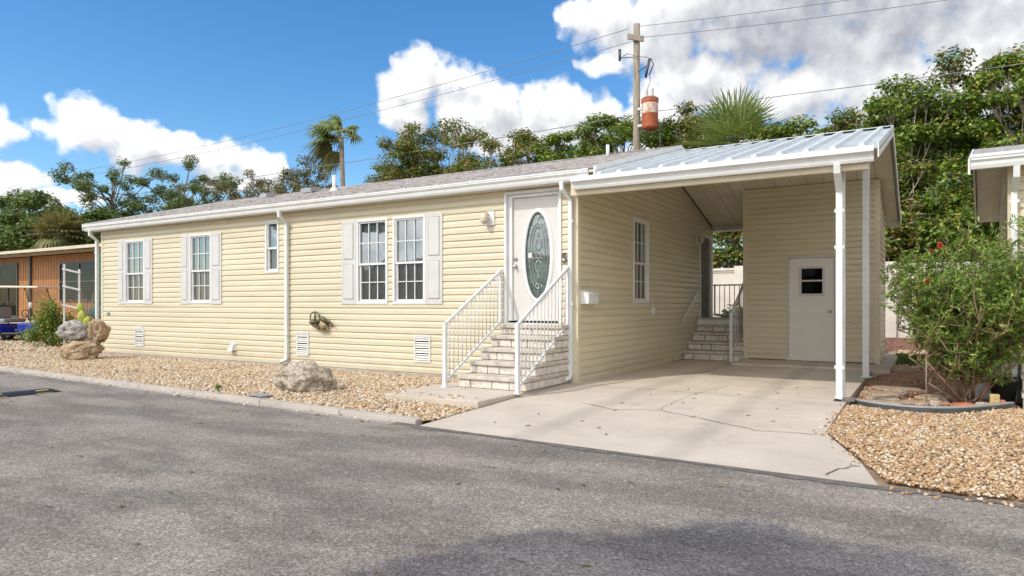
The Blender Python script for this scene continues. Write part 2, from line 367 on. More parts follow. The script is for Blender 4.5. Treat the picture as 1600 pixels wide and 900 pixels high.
def rock_mat(name, c1, c2, c3):
    m, nt, b = nodemat(name); N = nt.nodes.new; L = nt.links.new
    tc = N('ShaderNodeTexCoord'); n = N('ShaderNodeTexNoise'); L(tc.outputs['Object'], n.inputs[0]); n.inputs['Scale'].default_value = 4.5; n.inputs['Detail'].default_value = 10; n.inputs['Roughness'].default_value = .72
    cr = N('ShaderNodeValToRGB'); L(n.outputs['Fac'], cr.inputs[0]); e = cr.color_ramp.elements
    e[0].position = .33; e[0].color = (*c3,1); e[1].position = .68; e[1].color = (*c1,1); x = e.new(.5); x.color = (*c2,1)
    f = N('ShaderNodeTexNoise'); L(tc.outputs['Object'], f.inputs[0]); f.inputs['Scale'].default_value = 26; f.inputs['Detail'].default_value = 8; f.inputs['Roughness'].default_value = .75
    mr = N('ShaderNodeMapRange'); L(f.outputs['Fac'], mr.inputs[0]); mr.inputs[1].default_value = .36; mr.inputs[2].default_value = .56; mr.inputs[3].default_value = .35; mr.inputs[4].default_value = 1.1
    ml = N('ShaderNodeVectorMath'); ml.operation = 'SCALE'; L(cr.outputs[0], ml.inputs[0]); L(mr.outputs[0], ml.inputs['Scale']); L(ml.outputs[0], b.inputs['Base Color'])
    bp = N('ShaderNodeBump'); bp.inputs['Strength'].default_value = 1; bp.inputs['Distance'].default_value = .03; L(f.outputs['Fac'], bp.inputs['Height']); L(bp.outputs[0], b.inputs['Normal'])
    setin(b, 'Roughness', .95); return m
M['rock'] = rock_mat('pale_limestone', (.72,.64,.53), (.60,.50,.39), (.30,.22,.15))
M['rockgrey'] = rock_mat('grey_limestone', (.74,.70,.64), (.54,.50,.46), (.20,.18,.16))
M['rockbrown'] = rock_mat('rusty_limestone', (.70,.60,.47), (.56,.40,.24), (.22,.12,.07))
M['flag'] = rock_mat('buff_flagstone', (.66,.54,.42), (.58,.44,.32), (.40,.27,.18))
M['flagred'] = rock_mat('red_flagstone', (.56,.33,.22), (.48,.26,.16), (.30,.16,.10))

def asphalt():
    m, nt, b = nodemat('asphalt'); N = nt.nodes.new; L = nt.links.new
    tc = N('ShaderNodeTexCoord'); co = tc.outputs['Object']
    def noise_(sc, det=4, ro=.6, st=None):
        n = N('ShaderNodeTexNoise'); n.inputs['Scale'].default_value = sc; n.inputs['Detail'].default_value = det; n.inputs['Roughness'].default_value = ro
        if st:
            mp = N('ShaderNodeMapping'); mp.inputs['Scale'].default_value = st; mp.inputs['Rotation'].default_value = (0,0,.05); L(co, mp.inputs[0]); L(mp.outputs[0], n.inputs[0])
        else: L(co, n.inputs[0])
        return n.outputs['Fac']
    def mr(v, a, b_, c, d, sm=False):
        n = N('ShaderNodeMapRange'); L(v, n.inputs[0])
        for i, x in enumerate((a, b_, c, d)): n.inputs[i+1].default_value = x
        if sm: n.interpolation_type = 'SMOOTHSTEP'
        return n.outputs[0]
    def mul(a, b_):
        n = N('ShaderNodeMath'); n.operation = 'MULTIPLY'; L(a, n.inputs[0]); L(b_, n.inputs[1]); return n.outputs[0]
    vo = N('ShaderNodeTexVoronoi'); vo.inputs['Scale'].default_value = 105; L(co, vo.inputs['Vector'])
    bw = N('ShaderNodeSeparateColor'); L(vo.outputs['Color'], bw.inputs[0])
    sp = mr(bw.outputs[0], .0, 1., .50, 1.46)
    vo2 = N('ShaderNodeTexVoronoi'); vo2.inputs['Scale'].default_value = 55; L(co, vo2.inputs['Vector'])
    bw2 = N('ShaderNodeSeparateColor'); L(vo2.outputs['Color'], bw2.inputs[0])
    sp2 = mr(bw2.outputs[1], .86, .95, 1., 1.45)
    st1 = mr(noise_(.62, 6, .6, (1,2.6,1)), .40, .60, .74, 1.08, True)   # broad darker patches from stretched noise
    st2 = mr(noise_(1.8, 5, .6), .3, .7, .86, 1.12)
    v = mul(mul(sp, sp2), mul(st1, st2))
    col = N('ShaderNodeMix'); col.data_type = 'RGBA'; L(mr(noise_(.7, 4), .4, .62, 0, 1), col.inputs[0]); col.inputs[6].default_value = (.275,.230,.190,1); col.inputs[7].default_value = (.238,.206,.178,1)
    s = N('ShaderNodeVectorMath'); s.operation = 'SCALE'; L(col.outputs[2], s.inputs[0]); L(v, s.inputs['Scale'])
    # small dark dents and tar scraps
    dn = mr(noise_(9, 2, .5, (.35,1.8,1)), .71, .745, 1., .38)
    s2 = N('ShaderNodeVectorMath'); s2.operation = 'SCALE'; L(s.outputs[0], s2.inputs[0]); L(dn, s2.inputs['Scale']); L(s2.outputs[0], b.inputs['Base Color'])
    bp = N('ShaderNodeBump'); bp.inputs['Strength'].default_value = .55; bp.inputs['Distance'].default_value = .006; L(bw.outputs[0], bp.inputs['Height']); L(bp.outputs[0], b.inputs['Normal'])
    setin(b, 'Roughness', .85); setin(b, 'Specular IOR Level', .35); return m
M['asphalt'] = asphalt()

def concrete(name, c1, c2, c3):
    m, nt, b = nodemat(name); N = nt.nodes.new; L = nt.links.new
    tc = N('ShaderNodeTexCoord'); co = tc.outputs['Object']
    n = N('ShaderNodeTexNoise'); L(co, n.inputs[0]); n.inputs['Scale'].default_value = .9; n.inputs['Detail'].default_value = 7; n.inputs['Roughness'].default_value = .62
    cr = N('ShaderNodeValToRGB'); L(n.outputs['Fac'], cr.inputs[0]); e = cr.color_ramp.elements; e[0].position = .36; e[0].color = (*c1,1); e[1].position = .66; e[1].color = (*c2,1)
    n2 = N('ShaderNodeTexNoise'); L(co, n2.inputs[0]); n2.inputs['Scale'].default_value = 2.6; n2.inputs['Detail'].default_value = 9; n2.inputs['Roughness'].default_value = .7
    mr = N('ShaderNodeMapRange'); L(n2.outputs['Fac'], mr.inputs[0]); mr.inputs[1].default_value = .56; mr.inputs[2].default_value = .72; mr.inputs[3].default_value = 0; mr.inputs[4].default_value = .55
    mx = N('ShaderNodeMix'); mx.data_type = 'RGBA'; L(mr.outputs[0], mx.inputs[0]); L(cr.outputs[0], mx.inputs[6]); mx.inputs[7].default_value = (*c3,1)
    n3 = N('ShaderNodeTexNoise'); L(co, n3.inputs[0]); n3.inputs['Scale'].default_value = 90; n3.inputs['Detail'].default_value = 3
    m3 = N('ShaderNodeMapRange'); L(n3.outputs['Fac'], m3.inputs[0]); m3.inputs[1].default_value = .3; m3.inputs[2].default_value = .7; m3.inputs[3].default_value = .9; m3.inputs[4].default_value = 1.08
    s = N('ShaderNodeVectorMath'); s.operation = 'SCALE'; L(mx.outputs[2], s.inputs[0]); L(m3.outputs[0], s.inputs['Scale'])
    vo = N('ShaderNodeTexVoronoi'); vo.inputs['Scale'].default_value = 5; L(co, vo.inputs['Vector'])
    m4 = N('ShaderNodeMapRange'); L(vo.outputs['Distance'], m4.inputs[0]); m4.inputs[1].default_value = .035; m4.inputs[2].default_value = .055; m4.inputs[3].default_value = .6; m4.inputs[4].default_value = 1
    s2 = N('ShaderNodeVectorMath'); s2.operation = 'SCALE'; L(s.outputs[0], s2.inputs[0]); L(m4.outputs[0], s2.inputs['Scale']); L(s2.outputs[0], b.inputs['Base Color'])
    if name.startswith('driveway'):
        sx = N('ShaderNodeSeparateXYZ'); L(co, sx.inputs[0]); prev = None
        n5 = N('ShaderNodeTexNoise'); L(co, n5.inputs[0]); n5.inputs['Scale'].default_value = 1.3; n5.inputs['Detail'].default_value = 6
        for xc in (1.15, 2.65):
            q1 = N('ShaderNodeMath'); q1.operation = 'SUBTRACT'; L(sx.outputs[0], q1.inputs[0]); q1.inputs[1].default_value = xc
            q2 = N('ShaderNodeMath'); q2.operation = 'ABSOLUTE'; L(q1.outputs[0], q2.inputs[0])
            q3 = N('ShaderNodeMapRange'); q3.interpolation_type = 'SMOOTHSTEP'; L(q2.outputs[0], q3.inputs[0]); q3.inputs[1].default_value = .05; q3.inputs[2].default_value = .22; q3.inputs[3].default_value = .30; q3.inputs[4].default_value = 0
            q4 = N('ShaderNodeMath'); q4.operation = 'MULTIPLY'; L(q3.outputs[0], q4.inputs[0]); L(n5.outputs['Fac'], q4.inputs[1])
            q5 = N('ShaderNodeMath'); q5.operation = 'SUBTRACT'; q5.inputs[0].default_value = 1; L(q4.outputs[0], q5.inputs[1])
            q6 = N('ShaderNodeVectorMath'); q6.operation = 'SCALE'; L(s2.outputs[0], q6.inputs[0]); L(q5.outputs[0], q6.inputs['Scale']); L(q6.outputs[0], b.inputs['Base Color']); s2 = q6
    bp = N('ShaderNodeBump'); bp.inputs['Strength'].default_value = .25; bp.inputs['Distance'].default_value = .01; L(n3.outputs['Fac'], bp.inputs['Height']); L(bp.outputs[0], b.inputs['Normal'])
    setin(b, 'Roughness', .88); setin(b, 'Specular IOR Level', .3); return m
M['concrete'] = concrete('driveway_concrete', (.61,.525,.43), (.50,.425,.345), (.34,.275,.21))
M['kerb'] = concrete('kerb_concrete', (.50,.45,.38), (.42,.37,.31), (.25,.22,.19))
M['soil'] = pm('gravel_bed_soil', (.36,.25,.16), .95, .2, 12, .3, 120, .5, 120)
M['earth'] = pm('sandy_earth', (.28,.23,.15), .95, .2, .6, .25, 30, .3, 60, col2=(.12,.13,.05))
M['mulchsoil'] = pm('dark_mulch', (.16,.09,.06), .95, .2, 12, .3, 90, .5, 90)

# ------------------------------------------------------------------ ground
def road_y(x):                    # the north edge of the road runs slightly askew
    return -3.575-.049*(x+.2) if x < -.2 else -3.61-.042*(x+.2)
def ground_z(y): return 0 if y > -.3 else max(-.1, (y+.3)/3.4*.1)
def sheet(name, poly_rows, m, kind='structure', zf=None):
    mb = MB(); n = len(poly_rows[0])
    vs = [p for r in poly_rows for p in r]; fs = []
    for i in range(len(poly_rows)-1):
        for k in range(n-1): fs.append((i*n+k, i*n+k+1, (i+1)*n+k+1, (i+1)*n+k))
    mb.add(vs, fs); o = mb.build(name, m, fix=False); tag(o, kind=kind); return o
g = sheet('ground', [[(-1500,-1500,-.16),(1500,-1500,-.16)],[(-1500,1500,-.16),(1500,1500,-.16)]], M['earth'])
xs = [-80,-40,-20,-12,-6,-.2,4.3,8,14,30,80]
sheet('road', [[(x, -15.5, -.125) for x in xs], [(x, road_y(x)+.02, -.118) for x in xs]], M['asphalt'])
sheet('yard_soil', [[(x, road_y(x)+.1, -.09) for x in xs if x <= 0], [(x, 40, -.09) for x in xs if x <= 0]], M['soil'])
sheet('side_yard_soil', [[(x, road_y(x)-.01, -.113) for x in (3.66,4.3,8,14,30,80)], [(x, 40, -.095) for x in (3.66,4.3,8,14,30,80)]], M['soil'])
M['newasphalt'] = pm('dark_asphalt_strip', (.165,.145,.128), .9, .15, 14, .35, 130, .6, 110)
rr = random.Random(2); q1 = []; q2 = []
for i in range(90):
    x = -.5+i*.095; w_ = .08+.03*math.sin(i*.31)+rr.uniform(-.02,.02); q1.append((x, road_y(x)-w_, -.1135)); q2.append((x, road_y(x)+.004, -.109))
sheet('road_edge', [q1, q2], M['newasphalt'])
# kerb along the left bed: real step with joints
kb = MB(); x = -44.
while x < -.25:
    x2 = min(x+1.52, -.22); a, b_ = x+.006, x2-.006
    y0, y1 = road_y(a), road_y(b_)
    kb.hexa([(a,y0,-.16),(b_,y1,-.16),(b_,y1+.13,-.16),(a,y0+.13,-.16),(a,y0+.012,-.062),(b_,y1+.012,-.062),(b_,y1+.13,-.056),(a,y0+.13,-.056)])
    x = x2
tag(kb.build('kerb', M['kerb'], bevel=.01), kind='structure')
gt = MB(); gt.add([(-44,road_y(-44)-.13,-.1165),(-.3,road_y(-.3)-.10,-.1165),(-.3,road_y(-.3)+.01,-.1125),(-44,road_y(-44)+.01,-.1125)], [(0,1,2,3)])
tag(gt.build('gutter_strip', M['footing'], fix=False), kind='structure')

# driveway slab, sloping to the road, with thickness at its edges
def drive_x(y):
    if y > -2.1: return 3.69
    return 3.69+(-2.1-y)/1.68*.60
ys = [4.42,3,1.5,.5,-.3,-1.1,-2.1,-2.6,-3.2,-3.62]
rows_t = []
for y in ys:
    xl = -.12 if y < -.02 else .004
    xr = drive_x(y)
    row = []
    for k in range(9):
        t = k/8; xx = xl+(xr-xl)*t; yy = y
        if y == -3.62: yy = road_y(xx)
        row.append((xx, yy, ground_z(yy)-(0.006 if y==-3.62 else 0)))
    rows_t.append(row)
dm = MB(); n = 9; vs = [p for r in rows_t for p in r]; fs = []
for i in range(len(rows_t)-1):
    for k in range(n-1): fs.append((i*n+k, (i+1)*n+k, (i+1)*n+k+1, i*n+k+1))
dm.add(vs, fs)
rim = [rows_t[i][8] for i in range(len(ys))]+[rows_t[-1][k] for k in range(7,-1,-1)]+[rows_t[i][0] for i in range(len(ys)-2,-1,-1)]
for a, b_ in zip(rim[:-1], rim[1:]): dm.add([a, b_, (b_[0],b_[1],-.17), (a[0],a[1],-.17)], [(0,1,2,3)])
drv = tag(dm.build('driveway', M['concrete'], fix=False), kind='structure')
def crack(pts, w, name='driveway_crack', jit=.02, zoff=.0035):
    rr = random.Random(len(pts)*7+int(w*9000)+int(pts[0][0]*100)); P = []
    for (a, b_) in zip(pts[:-1], pts[1:]):
        n = max(2, int(math.dist(a, b_)/.07))
        for i in range(n):
            t = i/n; P.append((a[0]+(b_[0]-a[0])*t+rr.uniform(-jit,jit), a[1]+(b_[1]-a[1])*t+rr.uniform(-jit,jit)))
    P.append(pts[-1]); mb = MB(); vs = []
    for i, p in enumerate(P):
        q = P[min(i+1, len(P)-1)]; r_ = P[max(i-1, 0)]; d = Vector((q[0]-r_[0], q[1]-r_[1])).normalized(); nn = Vector((-d.y, d.x))*w*rr.uniform(.4,1)
        z = ground_z(p[1])+zoff; vs += [(p[0]+nn.x, p[1]+nn.y, z), (p[0]-nn.x, p[1]-nn.y, z)]
    mb.add(vs, [(2*i, 2*i+1, 2*i+3, 2*i+2) for i in range(len(P)-1)])
    return mb.build(name, M['mortar'], drv, fix=False)
crack([(.80,-1.60),(1.38,-1.86),(1.86,-1.67),(2.47,-1.97),(3.07,-2.29),(3.70,-2.25)], .008)
crack([(.456,-.25),(1.53,-.19),(2.24,-.22),(2.66,-.32),(3.64,-.46)], .005)
crack([(1.85,-1.68),(1.87,-.47),(2.05,.9)], .004)
crack([(3.86,-3.72),(3.94,-3.48),(4.08,-3.31)], .008)
crack([(0.03,-.75),(.237,-.43),(.59,.41)], .006, 'expansion_joint', .004)
crack([(-.115,-3.5),(-.115,-2.2),(-.115,-1.5)], .006, 'expansion_joint', .003)

pd = MB(); pd.prism([(-1.62,-2.5),(-.128,-2.5),(-.128,-1.0),(-.128,-.03),(-1.62,-.03)], -.12, .012)
tag(pd.build('path', M['concrete'], bevel=.01), kind='structure')
sl = MB(); sl.prism([(1.22,4.42),(3.98,4.42),(3.98,8.2),(1.22,8.2)], -.12, .035); sl.prism([(.03,4.428),(1.212,4.428),(1.212,8.2),(.03,8.2)], -.12, -.002)
tag(sl.build('slab', M['concrete'], bevel=.008), kind='structure')

# pebbles
def ico():
    t = (1+5**.5)/2
    v = np.array([(-1,t,0),(1,t,0),(-1,-t,0),(1,-t,0),(0,-1,t),(0,1,t),(0,-1,-t),(0,1,-t),(t,0,-1),(t,0,1),(-t,0,-1),(-t,0,1)], float); v /= np.linalg.norm(v[0])
    f = np.array([(0,11,5),(0,5,1),(0,1,7),(0,7,10),(0,10,11),(1,5,9),(5,11,4),(11,10,2),(10,7,6),(7,1,8),(3,9,4),(3,4,2),(3,2,6),(3,6,8),(3,8,9),(4,9,5),(2,4,11),(6,2,10),(8,6,7),(9,8,1)])
    return v, f
def raw_mesh(name, V, F, m, smooth=False, parent=None):
    me = bpy.data.meshes.new(name); nv, nf, k = len(V), len(F), F.shape[1]
    me.vertices.add(nv); me.vertices.foreach_set('co', V.astype(np.float32).ravel())
    me.loops.add(nf*k); me.loops.foreach_set('vertex_index', F.astype(np.int32).ravel())
    me.polygons.add(nf); me.polygons.foreach_set('loop_start', np.arange(0, nf*k, k, dtype=np.int32))
    try: me.polygons.foreach_set('loop_total', np.full(nf, k, dtype=np.int32))
    except Exception: pass
    me.update(calc_edges=True)
    if smooth: me.polygons.foreach_set('use_smooth', np.ones(nf, bool))
    me.materials.append(m); o = bpy.data.objects.new(name, me); COL.objects.link(o)
    if parent: o.parent = parent
    return o
def rots(n):
    q = rng.normal(size=(n,4)); q /= np.linalg.norm(q, axis=1)[:,None]; w,x,y,z = q.T
    return np.stack([1-2*(y*y+z*z),2*(x*y-z*w),2*(x*z+y*w),2*(x*y+z*w),1-2*(x*x+z*z),2*(y*z-x*w),2*(x*z-y*w),2*(y*z+x*w),1-2*(x*x+y*y)],1).reshape(n,3,3)
def pebbles(name, P, s0, s1, m, flat=.6):
    n = len(P); v, f = ico(); k = len(v)
    s = rng.uniform(s0, s1, n)
    jit = 1+rng.uniform(-.22,.22,(n,k,1))
    V = v[None]*jit*np.array([1.25,.9,.7])*s[:,None,None]
    a = rng.uniform(0, 2*math.pi, n); t = rng.normal(0,.35,n)
    Rz = np.zeros((n,3,3)); Rz[:,0,0]=np.cos(a); Rz[:,0,1]=-np.sin(a); Rz[:,1,0]=np.sin(a); Rz[:,1,1]=np.cos(a); Rz[:,2,2]=1
    Rx = np.zeros((n,3,3)); Rx[:,0,0]=1; Rx[:,1,1]=np.cos(t); Rx[:,1,2]=-np.sin(t); Rx[:,2,1]=np.sin(t); Rx[:,2,2]=np.cos(t)
    V = np.einsum('nij,nkj->nki', Rz@Rx, V)+P[:,None,:]
    F = f[None]+np.arange(n)[:,None,None]*k
    o = raw_mesh(name, V.reshape(-1,3), F.reshape(-1,3), m, True); return o
peb_cols_l = [(0,(.58,.45,.30)),(.14,(.48,.30,.16)),(.26,(.62,.53,.41)),(.40,(.52,.36,.20)),(.52,(.38,.23,.13)),(.60,(.70,.63,.52)),(.72,(.54,.41,.25)),(.84,(.30,.23,.17)),(.92,(.58,.40,.22))]
peb_cols_r = [(0,(.50,.35,.20)),(.16,(.43,.25,.12)),(.30,(.60,.48,.33)),(.44,(.50,.32,.16)),(.58,(.32,.19,.11)),(.67,(.70,.62,.50)),(.76,(.48,.30,.15)),(.88,(.26,.18,.12))]
M['pebl'] = island_mat('pink_pebbles', peb_cols_l, .75)
M['pebr'] = island_mat('yellow_pebbles', peb_cols_r, .7)
M['mulch'] = island_mat('bed_litter', [(0,(.30,.13,.08)),(.25,(.18,.08,.05)),(.45,(.46,.30,.18)),(.6,(.40,.20,.12)),(.75,(.22,.14,.09)),(.88,(.55,.42,.28))], .85)
def scatter(n, x0, x1, y0, y1, keep, z0, amp=.012):
    x = rng.uniform(x0,x1,n); y = rng.uniform(y0,y1,n); k = keep(x,y); x=x[k]; y=y[k]
    z = z0(x,y) if callable(z0) else np.full(len(x), z0)
    z = z+rng.uniform(-amp, amp, len(x))+.012*np.sin(x*2.3+y)*np.cos(y*3.1-x)
    return np.stack([x,y,z],1)
def ry(x): return np.where(x<-.2, -3.575-.049*(x+.2), -3.61-.042*(x+.2))
def keepl(x, y):
    k = (y > ry(x)+.14) & ~((x > -1.64) & (y > -2.53)) & (x < -.13)
    k &= ~((x > -13.36) & (y > -.10))
    return k
spill = lambda n, x0, x1, y0, y1: np.stack([rng.uniform(x0,x1,n), rng.uniform(y0,y1,n), np.zeros(n)],1)
P1 = scatter(80000, -15.5, -.1, -3.75, .6, keepl, lambda x,y: -.062+.014*np.clip(y+2.2,-1,1))
sp1 = spill(70, -1.62, -.3, -2.5, -2.2); sp1[:,2] = .02; sp1b = spill(60, -12, -.3, 0, 0); sp1b[:,1] = ry(sp1b[:,0])-np.abs(rng.normal(0,.12,60)); sp1b[:,2] = -.108
P1 = np.concatenate([P1, sp1[:26], sp1b])
tag(pebbles('gravel', P1, .012, .023, M['pebl']), 'pinkish tan river pebbles filling the bed along the long wall', 'gravel', kind='stuff')
P1b = scatter(9000, -32, -15.5, -2.6, 2.6, lambda x,y: (y > ry(x)+.14), -.06)
tag(pebbles('gravel', P1b, .03, .05, M['pebl']), 'pinkish tan pebbles at the far left by the bush', 'gravel', kind='stuff')
def arc_y(x): # front line of the edging round the bottlebrush bed
    t = np.clip((x-3.72)/1.68, 0, 1); return .10-.62*np.sin(np.pi*np.minimum(t*.86,1))*(1-t*.55)+.72*t**3
def keepr(x, y):
    dx = 3.71+np.clip(-2.1-y,0,2)/1.68*.60
    return (x > dx) & (y > ry(x)+.02+.03*np.sin(x*9)) & (y < arc_y(x)-.02) 
P2 = scatter(80000, 3.7, 8.5, -4.1, 1.2, keepr, lambda x,y: -.075+.03*np.clip((y+3.6)/1.5,0,1))
sp2 = spill(110, 4.3, 7, 0, 0); sp2[:,1] = ry(sp2[:,0])-np.abs(rng.normal(0,.10,110)); sp2[:,2] = -.108
sp3 = spill(40, 0, 0, -3.4, .0); sp3[:,0] = 3.69+np.clip(-2.1-sp3[:,1],0,2)/1.68*.6-np.abs(rng.normal(0,.06,40)); sp3[:,2] = [ground_z(y)+.008 for y in sp3[:,1]]
P2 = np.concatenate([P2, sp2, sp3])
tag(pebbles('gravel', P2, .008, .017, M['pebr']), 'yellow and white rounded pebbles in the front right corner', 'gravel', kind='stuff')
P3 = scatter(9000, 3.74, 5.5, -.5, 3.2, lambda x,y: (y > arc_y(x)+.03) & (x < 5.6), -.07)
tag(pebbles('leaf_litter', P3, .012, .024, M['mulch']), 'reddish bark and pebble litter under the bottlebrush', 'mulch', kind='stuff')
P4 = scatter(7000, 3.9, 9, 3.2, 13, lambda x,y: (y<6.9)|(y>10.2), -.07)
tag(pebbles('gravel', P4, .022, .04, M['pebl']), 'tan pebbles behind the flagstones towards the rear wall', 'gravel', kind='stuff')

def litter(name, n, x0, x1, y0, y1, zf, label):
    x = rng.uniform(x0,x1,n); y = rng.uniform(y0,y1,n); z = np.array([zf(a,b) for a,b in zip(x,y)])+.004; a = rng.uniform(0,6.28,n); s_ = rng.uniform(.018,.045,n)
    dx, dy = np.cos(a)*s_, np.sin(a)*s_; V = np.stack([np.stack([x-dx,y-dy,z],1), np.stack([x-dy*.4,y+dx*.4,z+.008],1), np.stack([x+dx,y+dy,z+.003],1), np.stack([x+dy*.4,y-dx*.4,z+.006],1)],1).reshape(-1,3)
    i = np.arange(n)*4; F = np.concatenate([np.stack([i,i+1,i+2],1), np.stack([i,i+2,i+3],1)])
    o = raw_mesh(name, V, F, M['deadleaf']); tag(o, label, 'leaves', kind='stuff')
M['deadleaf'] = island_mat('fallen_leaf', [(0,(.20,.11,.05)),(.4,(.12,.08,.04)),(.7,(.34,.22,.09)),(.9,(.30,.28,.08))], .8)
litter('fallen_leaves', 90, -9, 7, -9, -3.95, lambda a,b: -.120, 'scattered small dead leaves lying on the road')
litter('fallen_leaves', 34, .2, 3.5, -3.3, 3.8, lambda a,b: ground_z(b), 'few small dead leaves lying on the driveway')
# grass strips behind the shed
def grass(name, n, x0, x1, y0, y1, h, cols, label):
    x = rng.uniform(x0,x1,n); y = rng.uniform(y0,y1,n); a = rng.uniform(0,6.28,n); hh = rng.uniform(.5,1,n)*h; w = .012
    dx, dy = np.cos(a)*w, np.sin(a)*w; lx, ly = rng.normal(0,.03,n), rng.normal(0,.03,n)
    V = np.stack([np.stack([x-dx,y-dy,np.full(n,-.09)],1), np.stack([x+dx,y+dy,np.full(n,-.09)],1), np.stack([x+lx,y+ly,-.09+hh],1)],1).reshape(-1,3)
    o = raw_mesh(name, V, np.arange(3*n).reshape(n,3), island_mat(name+'_blades', cols, .7, .2)); tag(o, label, 'grass', kind='stuff')
grass('grass', 15000, 3.9, 12, 6.8, 10.3, .10, [(0,(.06,.10,.02)),(.5,(.09,.14,.03)),(1,(.16,.17,.05))], 'low green grass in the strip behind the carport')
grass('grass', 5000, -26, -13.4, 1.2, 5, .09, [(0,(.07,.11,.03)),(.5,(.10,.14,.04)),(1,(.18,.17,.07))], 'patchy grass at the foot of the orange house')

# ------------------------------------------------------------------ siding
COURSE = .1135
def frame(o, U, N_):   # local u, n(outward), z -> world
    U = Vector(U); N_ = Vector(N_); m = Matrix(((U.x,N_.x,0,o[0]),(U.y,N_.y,0,o[1]),(0,0,1,o[2]),(0,0,0,1))); return m
def siding(name, fr, length, z0, top, openings, m, parent, uv=(0,0), course=COURSE):
    """real dutch-lap boards; top = height or function (z)->(u0,u1); openings are left open"""
    mb = MB(fr); ztop = top if isinstance(top, (int, float)) else top[0]
    rng_ = (lambda z: (0, length)) if isinstance(top, (int, float)) else top[1]
    zs = {round(z0,4), round(ztop,4)}; k = 0
    while z0+k*course < ztop:
        for f in (0,.58,.86): zs.add(round(z0+(k+f)*course,4))
        k += 1
    for (a,b,c,d) in openings: zs.add(round(c,4)); zs.add(round(d,4))
    zs = sorted(z for z in zs if z0-1e-6 <= z <= ztop+1e-6)
    def off(z, side):
        f = ((z-z0)/course)
        k_ = math.floor(f+(1e-4 if side > 0 else -1e-4)); f = f-k_
        if f <= .58: return .0215-.002*f
        if f <= .86: return .0204-(f-.58)/.28*.016
        return .0044
    for za, zb in zip(zs[:-1], zs[1:]):
        if zb-za < 1e-5: continue
        zm = (za+zb)/2; cuts = [(a,b) for (a,b,c,d) in openings if c-1e-4 <= zm <= d+1e-4]
        ua, ub = rng_(za), rng_(zb); segs = []; cur_a, cur_b = ua[0], ub[0]
        for (a,b) in sorted(cuts): segs.append((cur_a, a, cur_b, a)); cur_a = cur_b = b
        segs.append((cur_a, ua[1], cur_b, ub[1]))
        oa, ob = off(za,1), off(zb,-1)
        for (p,q,r_,s_) in segs:
            if q-p < 1e-4 and s_-r_ < 1e-4: continue
            kc = int(round((zm-z0)/course-.5)); js = []; jx = ((kc//2)*1.37+.9) % 3.6
            while jx < length:
                if p+.05 < jx < q-.05 and r_+.05 < jx < s_-.05: js.append(jx)
                jx += 3.6
            e0, e1 = (p, r_), None; lift = 0
            for jx in js+[None]:
                e1 = (jx, jx) if jx is not None else (q, s_)
                mb.add([(e0[0],oa+lift,za),(e1[0],oa+lift,za),(e1[1],ob+lift,zb),(e0[1],ob+lift,zb)], [(0,1,2,3)])
                if jx is not None: mb.add([(jx,oa-.004,za),(jx,oa+.003,za),(jx,ob+.003,zb),(jx,ob-.004,zb)], [(0,1,2,3)])
                e0 = e1; lift = .0025-lift
            if abs(((za-z0)/course)-round((za-z0)/course)) < 1e-3:
                mb.add([(p,.003,za),(q,.003,za),(q,oa,za),(p,oa,za)], [(0,1,2,3)])
    o = mb.build(name, m, parent, fix=False)
    return o

# ------------------------------------------------------------------ the house
house = thing('mobile_home', 'long cream vinyl sided mobile home with grey shingle roof and shuttered windows', 'house', (0,0,0))
HX0, HD = -13.26, 7.59
FR = frame((0,0,0), (1,0,0), (0,-1,0))           # front wall, u = x
SR = frame((0,0,0), (0,1,0), (1,0,0))            # side wall,  u = y
wins = [(-12.21,-11.37,1.21,2.745,1),(-9.62,-8.84,1.21,2.755,1),(-7.07,-6.66,1.835,2.905,0),(-4.53,-3.765,1.2,2.76,2),(-3.645,-2.90,1.2,2.76,2)]
fo = [(w[0]+.02,w[1]-.02,w[2]+.02,w[3]-.02) for w in wins]+[(-1.26,-.28,.90,2.97)]
Mf = frame((HX0,0,0), (1,0,0), (0,-1,0))
siding('wall', Mf, -HX0, 0.0, 3.03, [(a-HX0,b-HX0,c,d) for a,b,c,d in fo], M['siding'], house)
RT = lambda y: 4.12-.27*abs(y-3.8)
def gab(z):
    if z <= 3.093: return (0, HD)
    t = (z-3.093)/.27; return (min(t,3.79), max(HD-t,3.8))
so = [(2.29,3.04,1.24,2.75),(6.50,7.45,.88,2.82)]
siding('wall', SR, HD, 0.0, (4.11, gab), so, M['siding'], house)
LR = frame((HX0,HD,0), (0,-1,0), (-1,0,0))
siding('wall', LR, HD, 0.0, (4.11, gab), [], M['siding'], house)
BR = frame((0,HD,0), (-1,0,0), (0,1,0))
siding('wall', BR, -HX0, 0.0, 3.03, [], M['siding'], house)
mb = MB()
for (x,y) in ((0,0),(HX0,0),(0,HD),(HX0,HD)):
    sx = 1 if x == 0 else -1; sy = -1 if y == 0 else 1
    mb.box(x-.075 if sx>0 else x-.026, x+.026 if sx>0 else x+.075, y-.026 if sy<0 else y-.075, y+.075 if sy<0 else y+.026, -.01, 3.05)
mb.split('corner_trim', M['sidetrim'], house, bevel=.004)
mb = MB(); mb.box(HX0-.06,-1.63,-.085,0.1,-.12,-.008); mb.box(HX0-.06,HX0+.1,.1,HD,-.12,-.008); mb.split('foundation', M['footing'], house, bevel=.006)
mb = MB(); mb.box(HX0+.03,-.03,.35,HD-.05,.2,2.98); mb.build('interior', M['room'], house)

